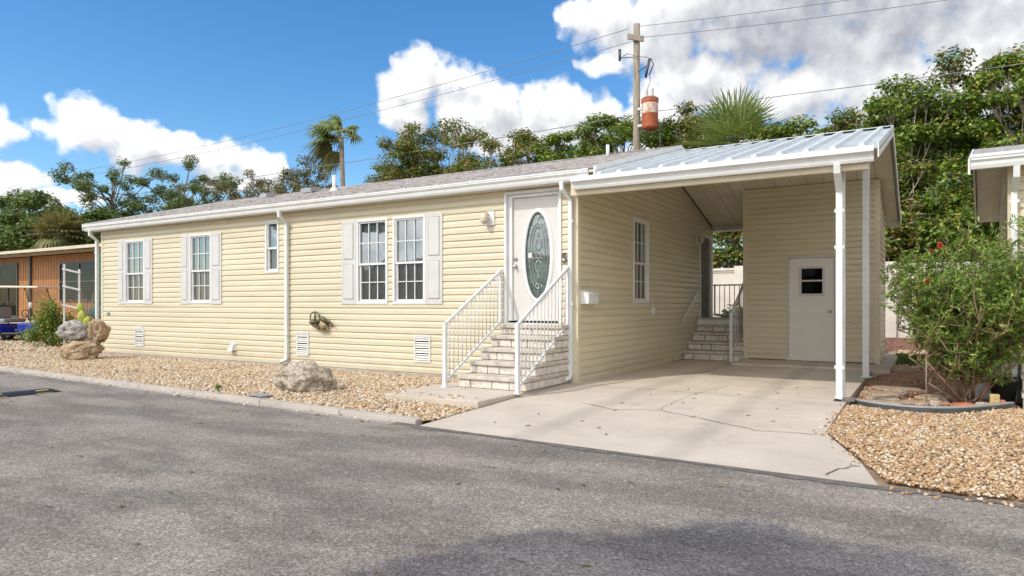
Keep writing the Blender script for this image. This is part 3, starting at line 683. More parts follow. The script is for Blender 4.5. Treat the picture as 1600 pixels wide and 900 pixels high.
def window(origin_fr, u0, u1, z0, z1, grid, parent, kind='sheer', narrow=False, mull=.47):
    """double hung window; upper sash proud of lower"""
    g = lambda: MB(origin_fr)
    w = g(); F_ = .045
    for (a,b,c,d) in ((u0,u1,z0,z0+F_),(u0,u1,z1-F_,z1),(u0,u0+F_,z0+F_,z1-F_),(u1-F_,u1,z0+F_,z1-F_)): w.box(a,b,-.05,.034,c,d)
    win = w.build('window', M['white'], parent, bevel=.005)
    # flange lip
    zm = z0+(z1-z0)*mull; S = .028
    for nm, (a,b,c,d), y0, y1 in (('sash', (u0+F_,u1-F_,zm-.02,z1-F_), -.03, .012), ('sash', (u0+F_+.012,u1-F_-.012,z0+F_,zm+.012), -.045, -.006)):
        s = g()
        for (p,q,r_,t) in ((a,b,c,c+S+.01),(a,b,d-S,d),(a,a+S,c+S+.01,d-S),(b-S,b,c+S+.01,d-S)): s.box(p,q,y0,y1,r_,t)
        s.build(nm, M['white'], win, bevel=.003)
        if grid:
            gm_ = g(); nx, nz = grid; A,B,C_,D = a+S,b-S,c+S+.01,d-S; ym = (y0+y1)/2
            for i in range(1,nx): x = A+(B-A)*i/nx; gm_.box(x-.008,x+.008,ym-.006,ym+.007,C_,D)
            for j in range(1,nz): z = C_+(D-C_)*j/nz; gm_.box(A,B,ym-.008,ym+.009,z-.008,z+.008)
            gm_.build('grille', M['white'], win)
        p = g(); ym = (y0+y1)/2-.012; p.add([(a+.01,ym,c+.01),(b-.01,ym,c+.01),(b-.01,ym,d-.01),(a+.01,ym,d-.01)], [(0,1,2,3)])
        p.build('pane', M['glass'] if y1 > 0 else M['screen'], win, fix=False)
    # curtain folds
    c = g(); n = 60; vs = []; 
    rr = random.Random(int(u0*100)); gaps = []
    if kind in ('sheer','vert','blind'):
        for i in range(n+1):
            u = u0+.03+(u1-u0-.06)*i/n; t = i/n
            if kind == 'sheer': y = -.085+.016*math.sin(t*42)+.007*math.sin(t*97)
            elif kind == 'vert': y = -.09+.022*((t*11) % 1)
            else: y = -.085
            vs += [(u,y,z0+.02),(u,y,z1-.02)]
        c.add(vs, [(2*i,2*i+2,2*i+3,2*i+1) for i in range(n)], kind == 'sheer')
        c.build('curtain', M['curtain'], win, fix=False)
    return win
GR = (3,2)
for i, w_ in enumerate(wins):
    window(FR, w_[0], w_[1], w_[2], w_[3], None if w_[4]==0 else GR, house, 'sheer' if w_[4] == 1 else ('blind' if w_[4]==0 else 'vert'))
window(SR, 2.27, 3.06, 1.22, 2.77, (3,2), house, 'vert')
def shutter(u0, u1, z0, z1):
    s = MB(FR); m_ = .055; zm = (z0+z1)/2+.01
    s.box(u0,u1,.012,.036,z0,z1)
    for (c,d) in ((z0+.09,zm-.04),(zm+.04,z1-.06)):
        s.box(u0+m_+.012,u1-m_-.012,.03,.046,c+.012,d-.012)
    o = s.build('shutter', M['shutter'], house, bevel=.006)
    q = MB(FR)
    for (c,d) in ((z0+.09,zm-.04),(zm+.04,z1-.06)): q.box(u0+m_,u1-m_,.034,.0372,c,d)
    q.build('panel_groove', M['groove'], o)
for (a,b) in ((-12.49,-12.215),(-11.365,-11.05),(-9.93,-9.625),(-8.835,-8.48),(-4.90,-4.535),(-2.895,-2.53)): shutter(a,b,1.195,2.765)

# front door in its recess
dr = MB(FR)
for (a,b,c,d) in ((-1.285,-1.245,.90,2.995),(-.295,-.255,.90,2.995),(-1.245,-.295,2.955,2.995)): dr.box(a,b,-.09,.045,c,d)
for (a,b,c,d) in ((-1.244,-1.17,.93,2.954),(-.345,-.296,.93,2.954),(-1.169,-.346,2.90,2.954)): dr.box(a,b,-.09,-.015,c,d)
frm = dr.build('door_frame', M['white'], house, bevel=.005)
dd = MB(FR)
cx, cz, ax, az_ = -.712, 1.965, .232, .690
# slab with an oval opening: ring of quads from the oval to the slab outline
u0,u1,v0,v1 = -1.165,-.35,.935,2.895; n = 64
inner = [(cx+(ax+.02)*math.cos(2*math.pi*k/n), cz+(az_+.02)*math.sin(2*math.pi*k/n)) for k in range(n)]
def rayrect(k):
    a = 2*math.pi*k/n; c, s = math.cos(a), math.sin(a); t = 1e9
    if c > 1e-9: t = min(t, (u1-cx)/c)
    if c < -1e-9: t = min(t, (u0-cx)/c)
    if s > 1e-9: t = min(t, (v1-cz)/s)
    if s < -1e-9: t = min(t, (v0-cz)/s)
    return (cx+c*t, cz+s*t)
outer = [rayrect(k) for k in range(n)]
corners = [(u0,v0),(u1,v0),(u1,v1),(u0,v1)]
for cr_ in corners:
    a = math.atan2(cr_[1]-cz, cr_[0]-cx) % (2*math.pi); k = round(a/(2*math.pi)*n) % n; outer[k] = cr_
vs = [(a,-.055,b) for a,b in inner]+[(a,-.055,b) for a,b in outer]+[(a,-.09,b) for a,b in inner]
dd.add(vs, [(k,(k+1)%n,n+(k+1)%n,n+k) for k in range(n)]+[(k,(k+1)%n,2*n+(k+1)%n,2*n+k) for k in range(n)])
door = dd.build('door', M['door'], house, fix=False)
rg = MB(FR); prof = [(-.028,0),(-.03,.02),(-.012,.03),(.012,.028),(.03,.016),(.04,.0)]
vs = []
for k in range(n):
    a = 2*math.pi*k/n
    for (o_, h_) in prof: vs.append((cx+(ax+.02+o_)*math.cos(a), -.055+h_, cz+(az_+.02+o_)*math.sin(a)))
m_ = len(prof)
rg.add(vs, [(k*m_+j, k*m_+j+1, ((k+1)%n)*m_+j+1, ((k+1)%n)*m_+j) for k in range(n) for j in range(m_-1)], True)
rg.build('oval_moulding', M['white'], door, fix=True)
og = MB(FR); og.add([(cx+(ax)*math.cos(2*math.pi*k/n), -.072, cz+(az_)*math.sin(2*math.pi*k/n)) for k in range(n)], [tuple(range(n))])
M['oval'] = glass_mat('bevelled_glass', (.74,.80,.78), .10, 1.)
og.build('oval_glass', M['oval'], door, fix=False)
M['frosted'] = pm('privacy_backing', (.62,.68,.64), .8, .25, 3, .25, 16)
bk = MB(FR); bk.box(cx-.3,cx+.3,-.11,-.092,cz-.75,cz+.75); bk.build('privacy_film', M['frosted'], door)
ld = MB(FR)
def oval(a, b, r=.007, k0=0, k1=1, n=48): ld.tube([(cx+a*math.cos(2*math.pi*(k0+(k1-k0)*i/n)), -.066, cz+b*math.sin(2*math.pi*(k0+(k1-k0)*i/n))) for i in range(n)], r, 5, closed=(k1-k0==1))
oval(.165,.52); oval(.12,.46,.005)
for t in (-.35,-.18,.0,.18,.35,.52,.7,.9,-.52,-.7):
    pass
for s in (-1,1):
    for zz in (-.42,-.18,.12,.34):
        def xr(r_, b): return r_*math.sqrt(max(0, 1-(zz/b)**2))
        ld.tube([(cx+s*xr(.165,.52),-.066,cz+zz),(cx+s*xr(ax,az_),-.066,cz+zz)], .006, 5)
    ld.tube([(cx,-.066,cz+s*.43),(cx-.15,-.066,cz+s*.54)], .006, 5); ld.tube([(cx,-.066,cz+s*.43),(cx+.15,-.066,cz+s*.54)], .006, 5)
    ld.tube([(cx,-.066,cz+s*.43),(cx,-.066,cz+s*az_)], .005, 5)
    ld.tube([(cx,-.066,cz+s*.06),(cx-.055,-.066,cz+s*.13),(cx-.05,-.066,cz+s*.2),(cx,-.066,cz+s*.28),(cx+.05,-.066,cz+s*.2),(cx+.055,-.066,cz+s*.13),(cx,-.066,cz+s*.06)], .006, 5)
    ld.tube([(cx,-.066,cz+s*.28),(cx,-.066,cz+s*.43)], .005, 5)
for (dx) in (-.075,0,.075):
    ld.tube([(cx+dx+.042*math.cos(a/12*2*math.pi),-.066,cz+.048*math.sin(a/12*2*math.pi)) for a in range(12)], .007, 5, closed=True)
ld.build('leading', M['steel'], door)
st = MB(FR); st.box(cx-.185,cx-.115,-.066,-.062,cz-.03,cz+.05); st.build('sticker', M['white'], door)
kn = MB(FR)
for zz in (1.92,1.80):
    kn.lathe([(.0,-.0),(.032,0),(.032,.012),(.012,.016),(.012,.035),(.028,.045),(.03,.06),(.02,.072),(0,.074)] if zz < 1.9 else [(0,0),(.032,0),(.03,.016),(.018,.022),(.016,.03),(0,.03)], (-1.115,-.055,zz), 16, 'y')
kn.split('handle', M['steel'], door)
th = MB(FR); th.box(-1.285,-.255,-.09,.06,.865,.899); th.build('threshold', M['dirtywhite'], house)

# soffit, gutter, fascia, roof
SO = MB(); SO.box(HX0-.36,.34,-.155,-.0,3.03,3.045); SO.box(HX0-.36,.34,HD,HD+.155,3.03,3.045); SO.split('soffit', M['ceil'], house)
fa = MB(); fa.box(HX0-.38,.36,-.175,-.156,3.02,3.20); fa.box(HX0-.38,.36,HD+.156,HD+.175,3.02,3.20); fa.split('fascia', M['white'], house)
gu = MB(); gp = [(-.176,3.03),(-.235,3.03),(-.25,3.06),(-.258,3.10),(-.285,3.135),(-.285,3.158),(-.276,3.158),(-.276,3.14),(-.176,3.14)]
gu.prism(gp, HX0-.38, .30, 'yz'); gut = gu.build('gutter', M['white'], house)
gl_ = MB(); gl_.box(HX0-.39,.31,-.292,-.177,3.1585,3.182); gl_.build('drip_edge', M['white'], house, bevel=.003)
rf = MB(); ny = 28; rx0, rx1 = HX0-.40, .385; ze, zr = 3.175, 4.275; yr = 3.8; yy0, yy1 = -.27, HD+.27
for side in (0,1):
    ya, yb = (yy0, yr) if side == 0 else (yy1, yr)
    for i in range(ny):
        t0, t1 = i/ny, (i+1)/ny; p0 = ya+(yb-ya)*t0; p1 = ya+(yb-ya)*t1; h0 = ze+(zr-ze)*t0+.024; h1 = ze+(zr-ze)*t1+.010; hl = h0-.016
        # each course is broken into tabs of uneven height
        x = rx0; rr = random.Random(i*3+side)
        while x < rx1-1e-6:
            x2 = min(x+rr.choice((.16,.24,.31)), rx1); e = rr.choice((0,.004,.009))
            rf.add([(x,p0,h0+e),(x2,p0,h0+e),(x2,p1,h1),(x,p1,h1),(x,p0,hl-.02),(x2,p0,hl-.02)], [(0,1,2,3),(4,5,1,0)]); x = x2
roof = rf.build('roof', M['shingle'], house, fix=False)
us = MB()
for (ya,yb) in ((yy0,yr),(yr,yy1)):
    za, zb = (ze,zr) if ya == yy0 else (zr,ze)
    us.hexa([(rx0,ya,za-.05),(rx1,ya,za-.05),(rx1,yb,zb-.05),(rx0,yb,zb-.05),(rx0,ya,za+.002),(rx1,ya,za+.002),(rx1,yb,zb+.002),(rx0,yb,zb+.002)])
us.split('roof_deck', M['beam'], roof)
rk = MB()
for xx in (rx1+.004, rx0-.028):
    for (ya,yb,za,zb) in ((yy0,yr,ze,zr),(yr,yy1,zr,ze)):
        rk.hexa([(xx,ya,za-.13),(xx+.024,ya,za-.13),(xx+.024,yb,zb-.13),(xx,yb,zb-.13),(xx,ya,za+.035),(xx+.024,ya,za+.035),(xx+.024,yb,zb+.035),(xx,yb,zb+.035)])
for (xx, dx) in ((rx1+.029,.012), (rx0-.041,.012)):
    for (ya,yb,za,zb) in ((yy0,yr,ze,zr),(yr,yy1,zr,ze)):
        rk.hexa([(xx,ya,za-.03),(xx+dx,ya,za-.03),(xx+dx,yb,zb-.03),(xx,yb,zb-.03),(xx,ya,za+.045),(xx+dx,ya,za+.045),(xx+dx,yb,zb+.045),(xx,yb,zb+.045)])
rk.split('rake_board', M['white'], house)
rc = MB(); rc.tube([(rx0,yr,zr+.02),(rx1,yr,zr+.02)], .07, 6, sq=(1,.35)); rc.build('ridge_cap', M['shingle'], roof)
vp = MB(); vp.tube([(-7.6,2.4,3.8),(-7.6,2.4,4.28)], .045, 10); vp.lathe([(.12,3.87),(.06,3.99),(.05,4.0)], (-7.6,2.4,0), 12); vp.build('vent_pipe', M['white'], roof)
for (x, y, w_) in ((-9.2,2.9,.42),(-10.9,3.0,.3)):
    z = ze+(y-yy0)/(yr-yy0)*(zr-ze)
    b = MB(); b.hexa([(x,y-.15,z+.0),(x+w_,y-.15,z+.0),(x+w_,y+.2,z+.1),(x,y+.2,z+.1),(x+.03,y-.13,z+.12),(x+w_-.03,y-.13,z+.12),(x+w_-.03,y+.17,z+.19),(x+.03,y+.17,z+.19)])
    b.build('roof_vent', M['grey'], roof, bevel=.01)
vp = MB(); vp.tube([(-1.05,3.6,4.15),(-1.05,3.6,4.46)], .035, 10); vp.build('vent_pipe', M['white'], roof)

def downspout(path, parent, w=.075, d=.055, mat_=None, out=None, straps=()):
    mb = MB(); mb.tube(path, .72*w, 4, sq=(1,d/w*1.0)); o = mb.build('downspout', mat_ or M['white'], parent, bevel=.006)
    if out:
        q = MB(); a = Vector(path[-1]); b_ = a+(a-Vector(path[-2])).normalized()*.002; c_ = b_+(b_-a).normalized()*.001
        q.tube([a+(a-Vector(path[-2])).normalized()*.001, a+(a-Vector(path[-2])).normalized()*.003], .6*w, 4, sq=(.9,d/w*.9)); q.build('outlet', M['dark'], o)
    s_ = MB()
    for (z) in straps:
        p = path[2]; s_.box(p[0]-.055,p[0]+.055,p[1]-.038,p[1]-.030,z-.02,z+.02)
    if straps: s_.split('strap', M['whitemetal'], o)
    return o
for x, ex in ((-13.42,-.16),(-6.41,-.16)):
    downspout([(x,-.225,3.03),(x,-.215,2.93),(x+.03,-.065,2.80),(x+.03,-.058,.16),(x+.02,-.075,.09),(x-.03,-.17,.045)], house, .07,.065, out=True, straps=(2.5,.6))
downspout([(-.15,-.225,3.03),(-.15,-.22,2.93),(-.08,-.07,2.78),(-.08,-.065,.14),(-.09,-.09,.075),(-.13,-.2,.05)], house, .072,.06, out=True, straps=(2.45,1.2,.35))

# louvred foundation vents, dryer hood
for (a,b) in ((-11.77,-11.40),(-6.14,-5.79),(-3.155,-2.79)):
    v = MB(FR); z0_, z1_ = .18,.66
    for (p,q,r_,t) in ((a,b,z0_,z0_+.035),(a,b,z1_-.035,z1_),(a,a+.035,z0_+.035,z1_-.035),(b-.035,b,z0_+.035,z1_-.035)): v.box(p,q,.01,.036,r_,t)
    vo_ = v.build('foundation_vent', M['dirtywhite'], house, bevel=.004)
    l = MB(FR); k = 0; z = z0_+.045
    while z < z1_-.05:
        l.hexa([(a+.03,.030,z),(b-.03,.030,z),(b-.03,.035,z),(a+.03,.035,z),(a+.03,.021,z+.015),(b-.03,.021,z+.015),(b-.03,.025,z+.017),(a+.03,.025,z+.017)]); z += .042
    l.build('louvre', M['whitemetal'], vo_)
    q = MB(FR); q.box(a+.02,b-.02,.012,.019,z0_+.02,z1_-.02); q.build('screen', M['dark'], vo_)
v = MB(FR); v.box(-8.17,-8.0,.015,.03,.20,.38)
v.hexa([(-8.15,.03,.22),(-8.02,.03,.22),(-8.0,.13,.21),(-8.17,.13,.21),(-8.13,.03,.37),(-8.04,.03,.37),(-8.06,.06,.36),(-8.11,.06,.36)]); v.build('dryer_vent', M['dirtywhite'], house, bevel=.004)
v = MB(FR); v.box(-12.98,-12.88,.015,.05,.92,.99); v.build('outlet_cover', M['grey'], house, bevel=.004)
v = MB(SR); v.box(3.22,3.34,.015,.07,1.0,1.12); v.tube([(3.28,.03,1.12),(3.28,.03,1.22)], .01, 6); v.build('outlet_cover', M['dirtywhite'], house, bevel=.006)
v = MB(FR); v.box(-.235,-.185,.021,.0215,1.5,1.6); 
# lamps
def wall_lamp(fr, u, z):
    q = MB(fr); q.box(u-.085,u+.085,.012,.04,z-.11,z+.12); base = q.build('wall_lamp', M['white'], house, bevel=.006)
    q = MB(fr); q.tube([(u-.02,.04,z+.06),(u-.03,.09,z+.10),(u-.05,.13,z+.07)], .013, 8); q.lathe([(.0,.075),(.06,.06),(.068,.0),(.06,-.055)], (u-.05,.13,z), 14); q.build('lamp_shade', M['beam'], base)
    q = MB(fr); q.lathe([(.0,-.10),(.03,-.09),(.036,-.06),(.03,-.03)], (u-.05,.13,z), 12); q.build('bulb', M['curtain'], base)
wall_lamp(FR, -1.56, 2.59); wall_lamp(SR, 6.28, 2.68)
# house number
tcv = bpy.data.curves.new('house_number', 'FONT'); tcv.body = '5'; tcv.size = .21; tcv.extrude = .004; tcv.offset = .002; tcv.align_x = 'CENTER'; tcv.align_y = 'CENTER'
to = bpy.data.objects.new('tmp_text', tcv); COL.objects.link(to); bpy.context.view_layer.update()
me = bpy.data.meshes.new_from_object(to); bpy.data.objects.remove(to); me.materials.clear(); me.materials.append(M['darkmetal'])
no = bpy.data.objects.new('house_number', me); COL.objects.link(no); no.parent = house; no.location = (-.198,-.040,1.90); no.rotation_euler = (R(90),0,0)
# side door
sdm = MB(SR)
for (a,b,c,d) in ((6.48,6.53,.87,2.84),(7.42,7.47,.87,2.84),(6.53,7.42,2.79,2.84)): sdm.box(a,b,-.09,.04,c,d)
sdm.build('door_frame', M['white'], house, bevel=.004)
sdm = MB(SR); sdm.box(6.531,7.419,-.085,-.04,.875,2.789); o = sdm.build('door', M['sheddoor'], house)
k_ = MB(SR); k_.lathe([(0,0),(.03,0),(.012,.01),(.012,.03),(.03,.045),(.02,.065),(0,.068)], (6.62,-.04,1.85), 12, 'y'); k_.build('handle', M['steel'], o)
# handrail on the wall by the side steps
hr = thing('handrail', 'white wall mounted handrail sloping up to the side door', 'handrail', (.07,5.0,.82))
q = MB(); q.bar((0,0,0),(0,1.2,.69),.035,.05); q.build('rail', M['white'], hr, bevel=.006)
for t in (.2,.8):
    q = MB(); q.tube([(0,1.2*t,.69*t-.02),(-.02,1.2*t,.69*t-.06),(-.05,1.2*t,.69*t-.07)], .01, 6); q.build('bracket', M['whitemetal'], hr)

# mailbox
mbx = thing('mailbox', 'white metal mailbox fixed to the side wall near the corner', 'mailbox', (.019,.07,1.2))
q = MB(); q.prism([(0,.0),(.13,.0),(.14,.02),(.14,.16),(.0,.215)], 0, .36, 'xz'); q.build('box', M['white'], mbx, bevel=.008)
q = MB(); q.prism([(.0,.219),(.147,.163),(.152,.135),(.148,.132),(.143,.158),(.0,.2125)], -.006, .366, 'xz'); q.build('lid', M['whitemetal'], mbx)

# wall ornament
orn = thing('wall_ornament', 'rusty metal and ochre creature ornament hung low on the front wall', 'wall ornament', (-5.32,-.03,.83))
q = MB(); q.tube([(-.24+.13*math.cos(a/20*2*math.pi),-.05,.09+.145*math.sin(a/20*2*math.pi)+.02*math.cos(a/10*2*math.pi)) for a in range(20)], .012, 6, closed=True)
q.tube([(-.25,-.05,.05),(-.25,-.05,.23)], .008, 6); q.tube([(-.225,-.05,.05),(-.225,-.05,.23)], .008, 6); q.build('hoop', M['decometal'], orn)
q = MB(); q.lathe([(0,-.04),(.08,-.03),(.1,.02),(.06,.05),(0,.055)], (-.25,-.06,.01), 14); q.build('bowl', M['decometal'], orn)
q = MB(); q.tube([(-.11,-.05,.06),(-.06,-.07,.09),(.0,-.08,.085),(.06,-.07,.05),(.1,-.05,-.02)], [.02,.04,.05,.045,.02], 10); q.build('shell', M['decometal'], orn)
q = MB(); q.lathe([(.05,.05),(.10,.0),(.13,-.09),(.12,-.1)], (-.03,-.045,-.02), 16, 'z'); q.v = [(v_[0], -.045+(v_[1]+.045)*.3, v_[2]) for v_ in q.v]; q.build('skirt', M['decoglass'], orn)
q = MB()
for i in range(6): q.tube([(-.10+i*.034,-.075,-.03),(-.115+i*.038,-.085,-.125)], [.006,.012], 6)
q.build('leg_fringe', M['decometal'], orn)
q = MB(); q.tube([(.1,-.05,-.02),(.14,-.06,.03),(.17,-.07,.05),(.2,-.07,.02),(.23,-.06,0),(.24,-.05,-.07)], [.02,.022,.014,.018,.014,.008], 7); q.build('tail', M['decometal'], orn)

# ------------------------------------------------------------------ steps
def block_steps(name, label, loc, width, fronts, tops, back, rz=0, right_side=True, white_top=False):
    t = thing(name, label, 'steps', loc, rz)
    z = 0
    for i, (y, zt) in enumerate(zip(fronts, tops)):
        zb = z; capz = zt-.06
        q = MB(); row = capz-zb-.012
        # face blocks along the front
        x = 0; j = 0; rr = random.Random(i)
        while x < width-.01:
            L_ = (.2,.3,.28,.36)[(i+j*3) % 4]; x2 = min(width, x+L_)
            if width-x2 < .12: x2 = width
            q.box(x+(.006 if x else 0), x2-(.006 if x2 < width else 0), y+.02, y+.24, zb+.006, capz-.006); x = x2; j += 1
        y_ = y+.25
        while y_ < back-.02:
            y2 = min(back, y_+.36)
            q.box(width-.14, width, y_+.004, y2-.004, zb+.006, capz-.006); q.box(0,.14,y_+.004,y2-.004,zb+.006,capz-.006); y_ = y2
        q.build('step_block', M['white'] if (white_top and i == len(tops)-1) else M['block'], t, bevel=.008)
        q = MB(); q.box(.012,width-.012,y+.035,back,zb,capz-.001); q.build('joint_mortar', M['mortar'], t)
        q = MB(); x = 0
        q.box(-.015,width+.015,y-.012,back,capz+.002,zt); q.build('tread', M['cap'], t, bevel=.01)
        z = zt
    return t
block_steps('front_steps', 'pale split block steps leading up to the front door', (-1.20,-1.42,.012), 1.10, [0,.285,.57,.85,1.13], [.178,.355,.533,.71,.872], 1.375)
block_steps('side_steps', 'grey block steps under the carport roof leading to the side door', (.035,5.2,0), 1.165, [0,.31,.62,.95], [.195,.38,.57,.745], 2.3)
q = thing('landing', 'small raised deck at the side door behind the carport steps', 'deck', (.035,6.18,.745))
b = MB(); b.box(0,1.165,.02,1.32,.0,.10); b.build('riser_board', M['white'], q, bevel=.006)
b = MB(); b.box(-.004,1.175,-.01,1.34,.102,.135); b.build('deck_board', M['cap'], q, bevel=.006)

def stair_rail(name, label, base, run, rise, post_h, nb, top0, bot0, group=None, end_post=True, rz=0):
    t = thing(name, label, 'railing', base, rz, group)
    q = MB(); q.box(-.027,.027,-.027,.027,0,post_h); q.box(-.05,.05,-.05,.05,0,.012); q.build('post', M['whitemetal'], t, bevel=.004)
    if end_post:
        q = MB(); q.box(-.02,.02,run-.04,run,bot0+rise-.05,top0+rise+.0); q.build('post', M['whitemetal'], t, bevel=.004)
    q = MB(); q.bar((0,.0,top0),(0,run,top0+rise),.045,.035); q.build('top_rail', M['whitemetal'], t, bevel=.004)
    q = MB(); q.bar((0,.0,bot0),(0,run,bot0+rise),.03,.03); q.build('bottom_rail', M['whitemetal'], t, bevel=.003)
    for i in range(nb):
        y = run*(i+1)/(nb+1); z = rise*(i+1)/(nb+1)
        q = MB(); q.tube([(0,y,bot0+z),(0,y,top0+z-.09),(0,y+.012,top0+z-.05),(0,y+.012,top0+z)], .0085, 6); q.build('baluster', M['whitemetal'], t)
    return t
stair_rail('stair_railing', 'white metal stair railing on the left side of the front steps', (-1.33,-1.56,.012), 1.50, .84, .93, 13, .90, .08, 'railings of the front steps')
stair_rail('stair_railing', 'white metal stair railing on the right side of the front steps beside the downspout', (-.105,-1.60,.004), 1.50, .84, .95, 13, .92, .07, 'railings of the front steps')
stair_rail('stair_railing', 'short white railing on the carport side steps next to the shed wall', (1.06,5.12,0), 1.22, .72, 1.02, 8, .98, .12)
t = thing('deck_railing', 'straight white railing behind the side door landing', 'railing', (.06,7.5,.88))
for nm, z in (('top_rail',.78),('bottom_rail',.06)):
    b = MB(); b.bar((0,0,z),(1.14,0,z),.035,.035); b.build(nm, M['whitemetal'], t, bevel=.003)
for i in range(10):
    b = MB(); x = .04+i*.118; b.bar((x,0,.06),(x,0,.78),.016 if 0<i<9 else .035); b.build('baluster' if 0<i<9 else 'post', M['whitemetal'], t)

# ------------------------------------------------------------------ carport
cp = thing('carport', 'open carport with white ribbed metal gable roof on white posts', 'carport', (0,0,0))
CX0, CX1, CY0, CY1, CYR = .10, 4.045, -.40, 8.0, 3.8
ct = lambda y: 4.175-.27*abs(y-CYR)
cc = lambda y: 4.125-.27*abs(y-CYR)
q = MB()
for (ya,yb) in ((CY0,CYR),(CYR,CY1)):
    for (xa, xb) in ((.42, CX1),):
        q.hexa([(xa,ya,cc(ya)+.02),(xb,ya,cc(ya)+.02),(xb,yb,cc(yb)+.02),(xa,yb,cc(yb)+.02),(xa,ya,ct(ya)),(xb,ya,ct(ya)),(xb,yb,ct(yb)),(xa,yb,ct(yb))])
q.hexa([(CX0,CY0,2.99),(.42,CY0,2.99),(.42,-.24,ct(-.24)-.045),(CX0,-.24,ct(-.24)-.045),(CX0,CY0,ct(CY0)-.004),(.42,CY0,ct(CY0)-.004),(.42,-.24,ct(-.24)-.01),(CX0,-.24,ct(-.24)-.01)])
proof = q.build('roof', M['metalroof'], cp, fix=False)
x = .52
while x < CX1-.1:
    for (ya,yb) in ((CY0+.02,CYR-.005),(CYR+.005,CY1-.02)):
        q = MB(); za, zb = ct(ya), ct(yb); a, w1, w2, h = x, .042, .026, .048
        q.hexa([(a-w1,ya,za+.001),(a+w1,ya,za+.001),(a+w1,yb,zb+.001),(a-w1,yb,zb+.001),(a-w2,ya,za+h),(a+w2,ya,za+h),(a+w2,yb,zb+h),(a-w2,yb,zb+h)])
        q.build('roof_rib', M['rib'], proof, fix=False)
    x += .305
q = MB()
for s in (-1,1): q.hexa([(.42,CYR-.0,ct(CYR)+.036),(CX1,CYR-.0,ct(CYR)+.036),(CX1,CYR+s*.14,ct(CYR+.14)+.036),(.42,CYR+s*.14,ct(CYR+.14)+.036),(.42,CYR,ct(CYR)+.042),(CX1,CYR,ct(CYR)+.042),(CX1,CYR+s*.14,ct(CYR+.14)+.042),(.42,CYR+s*.14,ct(CYR+.14)+.042)])
q.build('ridge_cap', M['rib'], proof)
# ceiling panels with seams
q = MB()
for (ya,yb) in ((CY0+.12,CYR),(CYR,CY1-.05)):
    n_ = 13
    for i in range(n_):
        xa = .03+(CX1-.05-.03)*i/n_; xb = .03+(CX1-.05-.03)*(i+1)/n_
        if xa < .42 and False: continue
        g_ = .005
        q.hexa([(xa+g_,ya,cc(ya)),(xb-g_,ya,cc(ya)),(xb-g_,yb,cc(yb)),(xa+g_,yb,cc(yb)),(xa+g_,ya,cc(ya)+.012),(xb-g_,ya,cc(ya)+.012),(xb-g_,yb,cc(yb)+.012),(xa+g_,yb,cc(yb)+.012)])
ceil_ = q.build('ceiling', M['ceil'], cp)
q = MB()
for (ya,yb) in ((CY0+.12,CYR),(CYR,CY1-.05)): q.hexa([(.02,ya,cc(ya)+.013),(CX1-.03,ya,cc(ya)+.013),(CX1-.03,yb,cc(yb)+.013),(.02,yb,cc(yb)+.013),(.02,ya,cc(ya)+.018),(CX1-.03,ya,cc(ya)+.018),(CX1-.03,yb,cc(yb)+.018),(.02,yb,cc(yb)+.018)])
q.build('seam', M['groove'], ceil_)
# vented soffit strip next to the house wall
q = MB(); y = .0
while y < 7.5:
    if abs(y-CYR) < .05: q.build('soffit_strip', M['ceil'], cp); q = MB()
    elif abs(y-CYR) > .1: q.hexa([(.03,y,cc(y)-.012),(.40,y,cc(y)-.012),(.40,y+.075,cc(y+.075)-.012),(.03,y+.075,cc(y+.075)-.012),(.03,y,cc(y)-.001),(.40,y,cc(y)-.001),(.40,y+.075,cc(y+.075)-.001),(.03,y+.075,cc(y+.075)-.001)])
    y += .088
q.build('soffit_strip', M['ceil'], cp)
q = MB()
for (ya,yb) in ((0,CYR),(CYR,7.55)): q.bar((.034,ya,cc(ya)-.03),(.034,yb,cc(yb)-.03),.012,.035)
q.split('edge_trim', M['decometal'], cp)
# front gutter, fascia and beam
q = MB(); g0 = 2.875
q.prism([(CY0+.11,g0),(CY0+.045,g0),(CY0+.03,g0+.03),(CY0+.028,g0+.065),(CY0+.0,g0+.095),(CY0-.02,g0+.10),(CY0-.02,g0+.165),(CY0+.11,g0+.165)], CX0, CX1-.04, 'yz'); q.build('gutter', M['white'], cp)
q = MB(); q.box(CX0-.01,CX1-.035,CY0-.03,CY0-.021,g0+.105,g0+.172); q.build('gutter_lip', M['white'], cp, bevel=.003)
q = MB(); q.box(.03,CX1-.10,CY0+.115,CY0+.19,2.80,3.02); q.build('beam', M['beam'], cp, bevel=.004)
q = MB(); q.box(.03,1.215,7.52,7.60,2.99,3.095); q.box(3.78,CX1-.03,CY1-.06,CY1,2.90,3.03); q.split('rear_beam', M['dirtywhite'], cp, bevel=.004)
q = MB()
for (ya,yb) in ((CY0,CYR),(CYR,CY1)):
    q.hexa([(CX1+.002,ya,ct(ya)-.135),(CX1+.014,ya,ct(ya)-.135),(CX1+.014,yb,ct(yb)-.135),(CX1+.002,yb,ct(yb)-.135),(CX1+.002,ya,ct(ya)+.04),(CX1+.014,ya,ct(ya)+.04),(CX1+.014,yb,ct(yb)+.04),(CX1+.002,yb,ct(yb)+.04)])
rake = q.split('rake_board', M['white'], cp)
q = MB(); y = CY0+.1
while y < CYR-.05: q.tube([(CX1+.015,y,ct(y)-.045),(CX1+.018,y,ct(y)-.045)], .011, 6); y += .1
q.split('rivet', M['grey'], rake)
q = MB(); q.box(3.578,3.668,-.02,.07,-.0,cc(0)-.02); q.build('post', M['whitemetal'], cp, bevel=.006)
q = MB(); q.box(3.635,3.735,3.15,3.25,.0,cc(3.2)-.005); q.box(3.60,3.77,3.13,3.27,0,.012); q.build('post', M['whitemetal'], cp, bevel=.006)
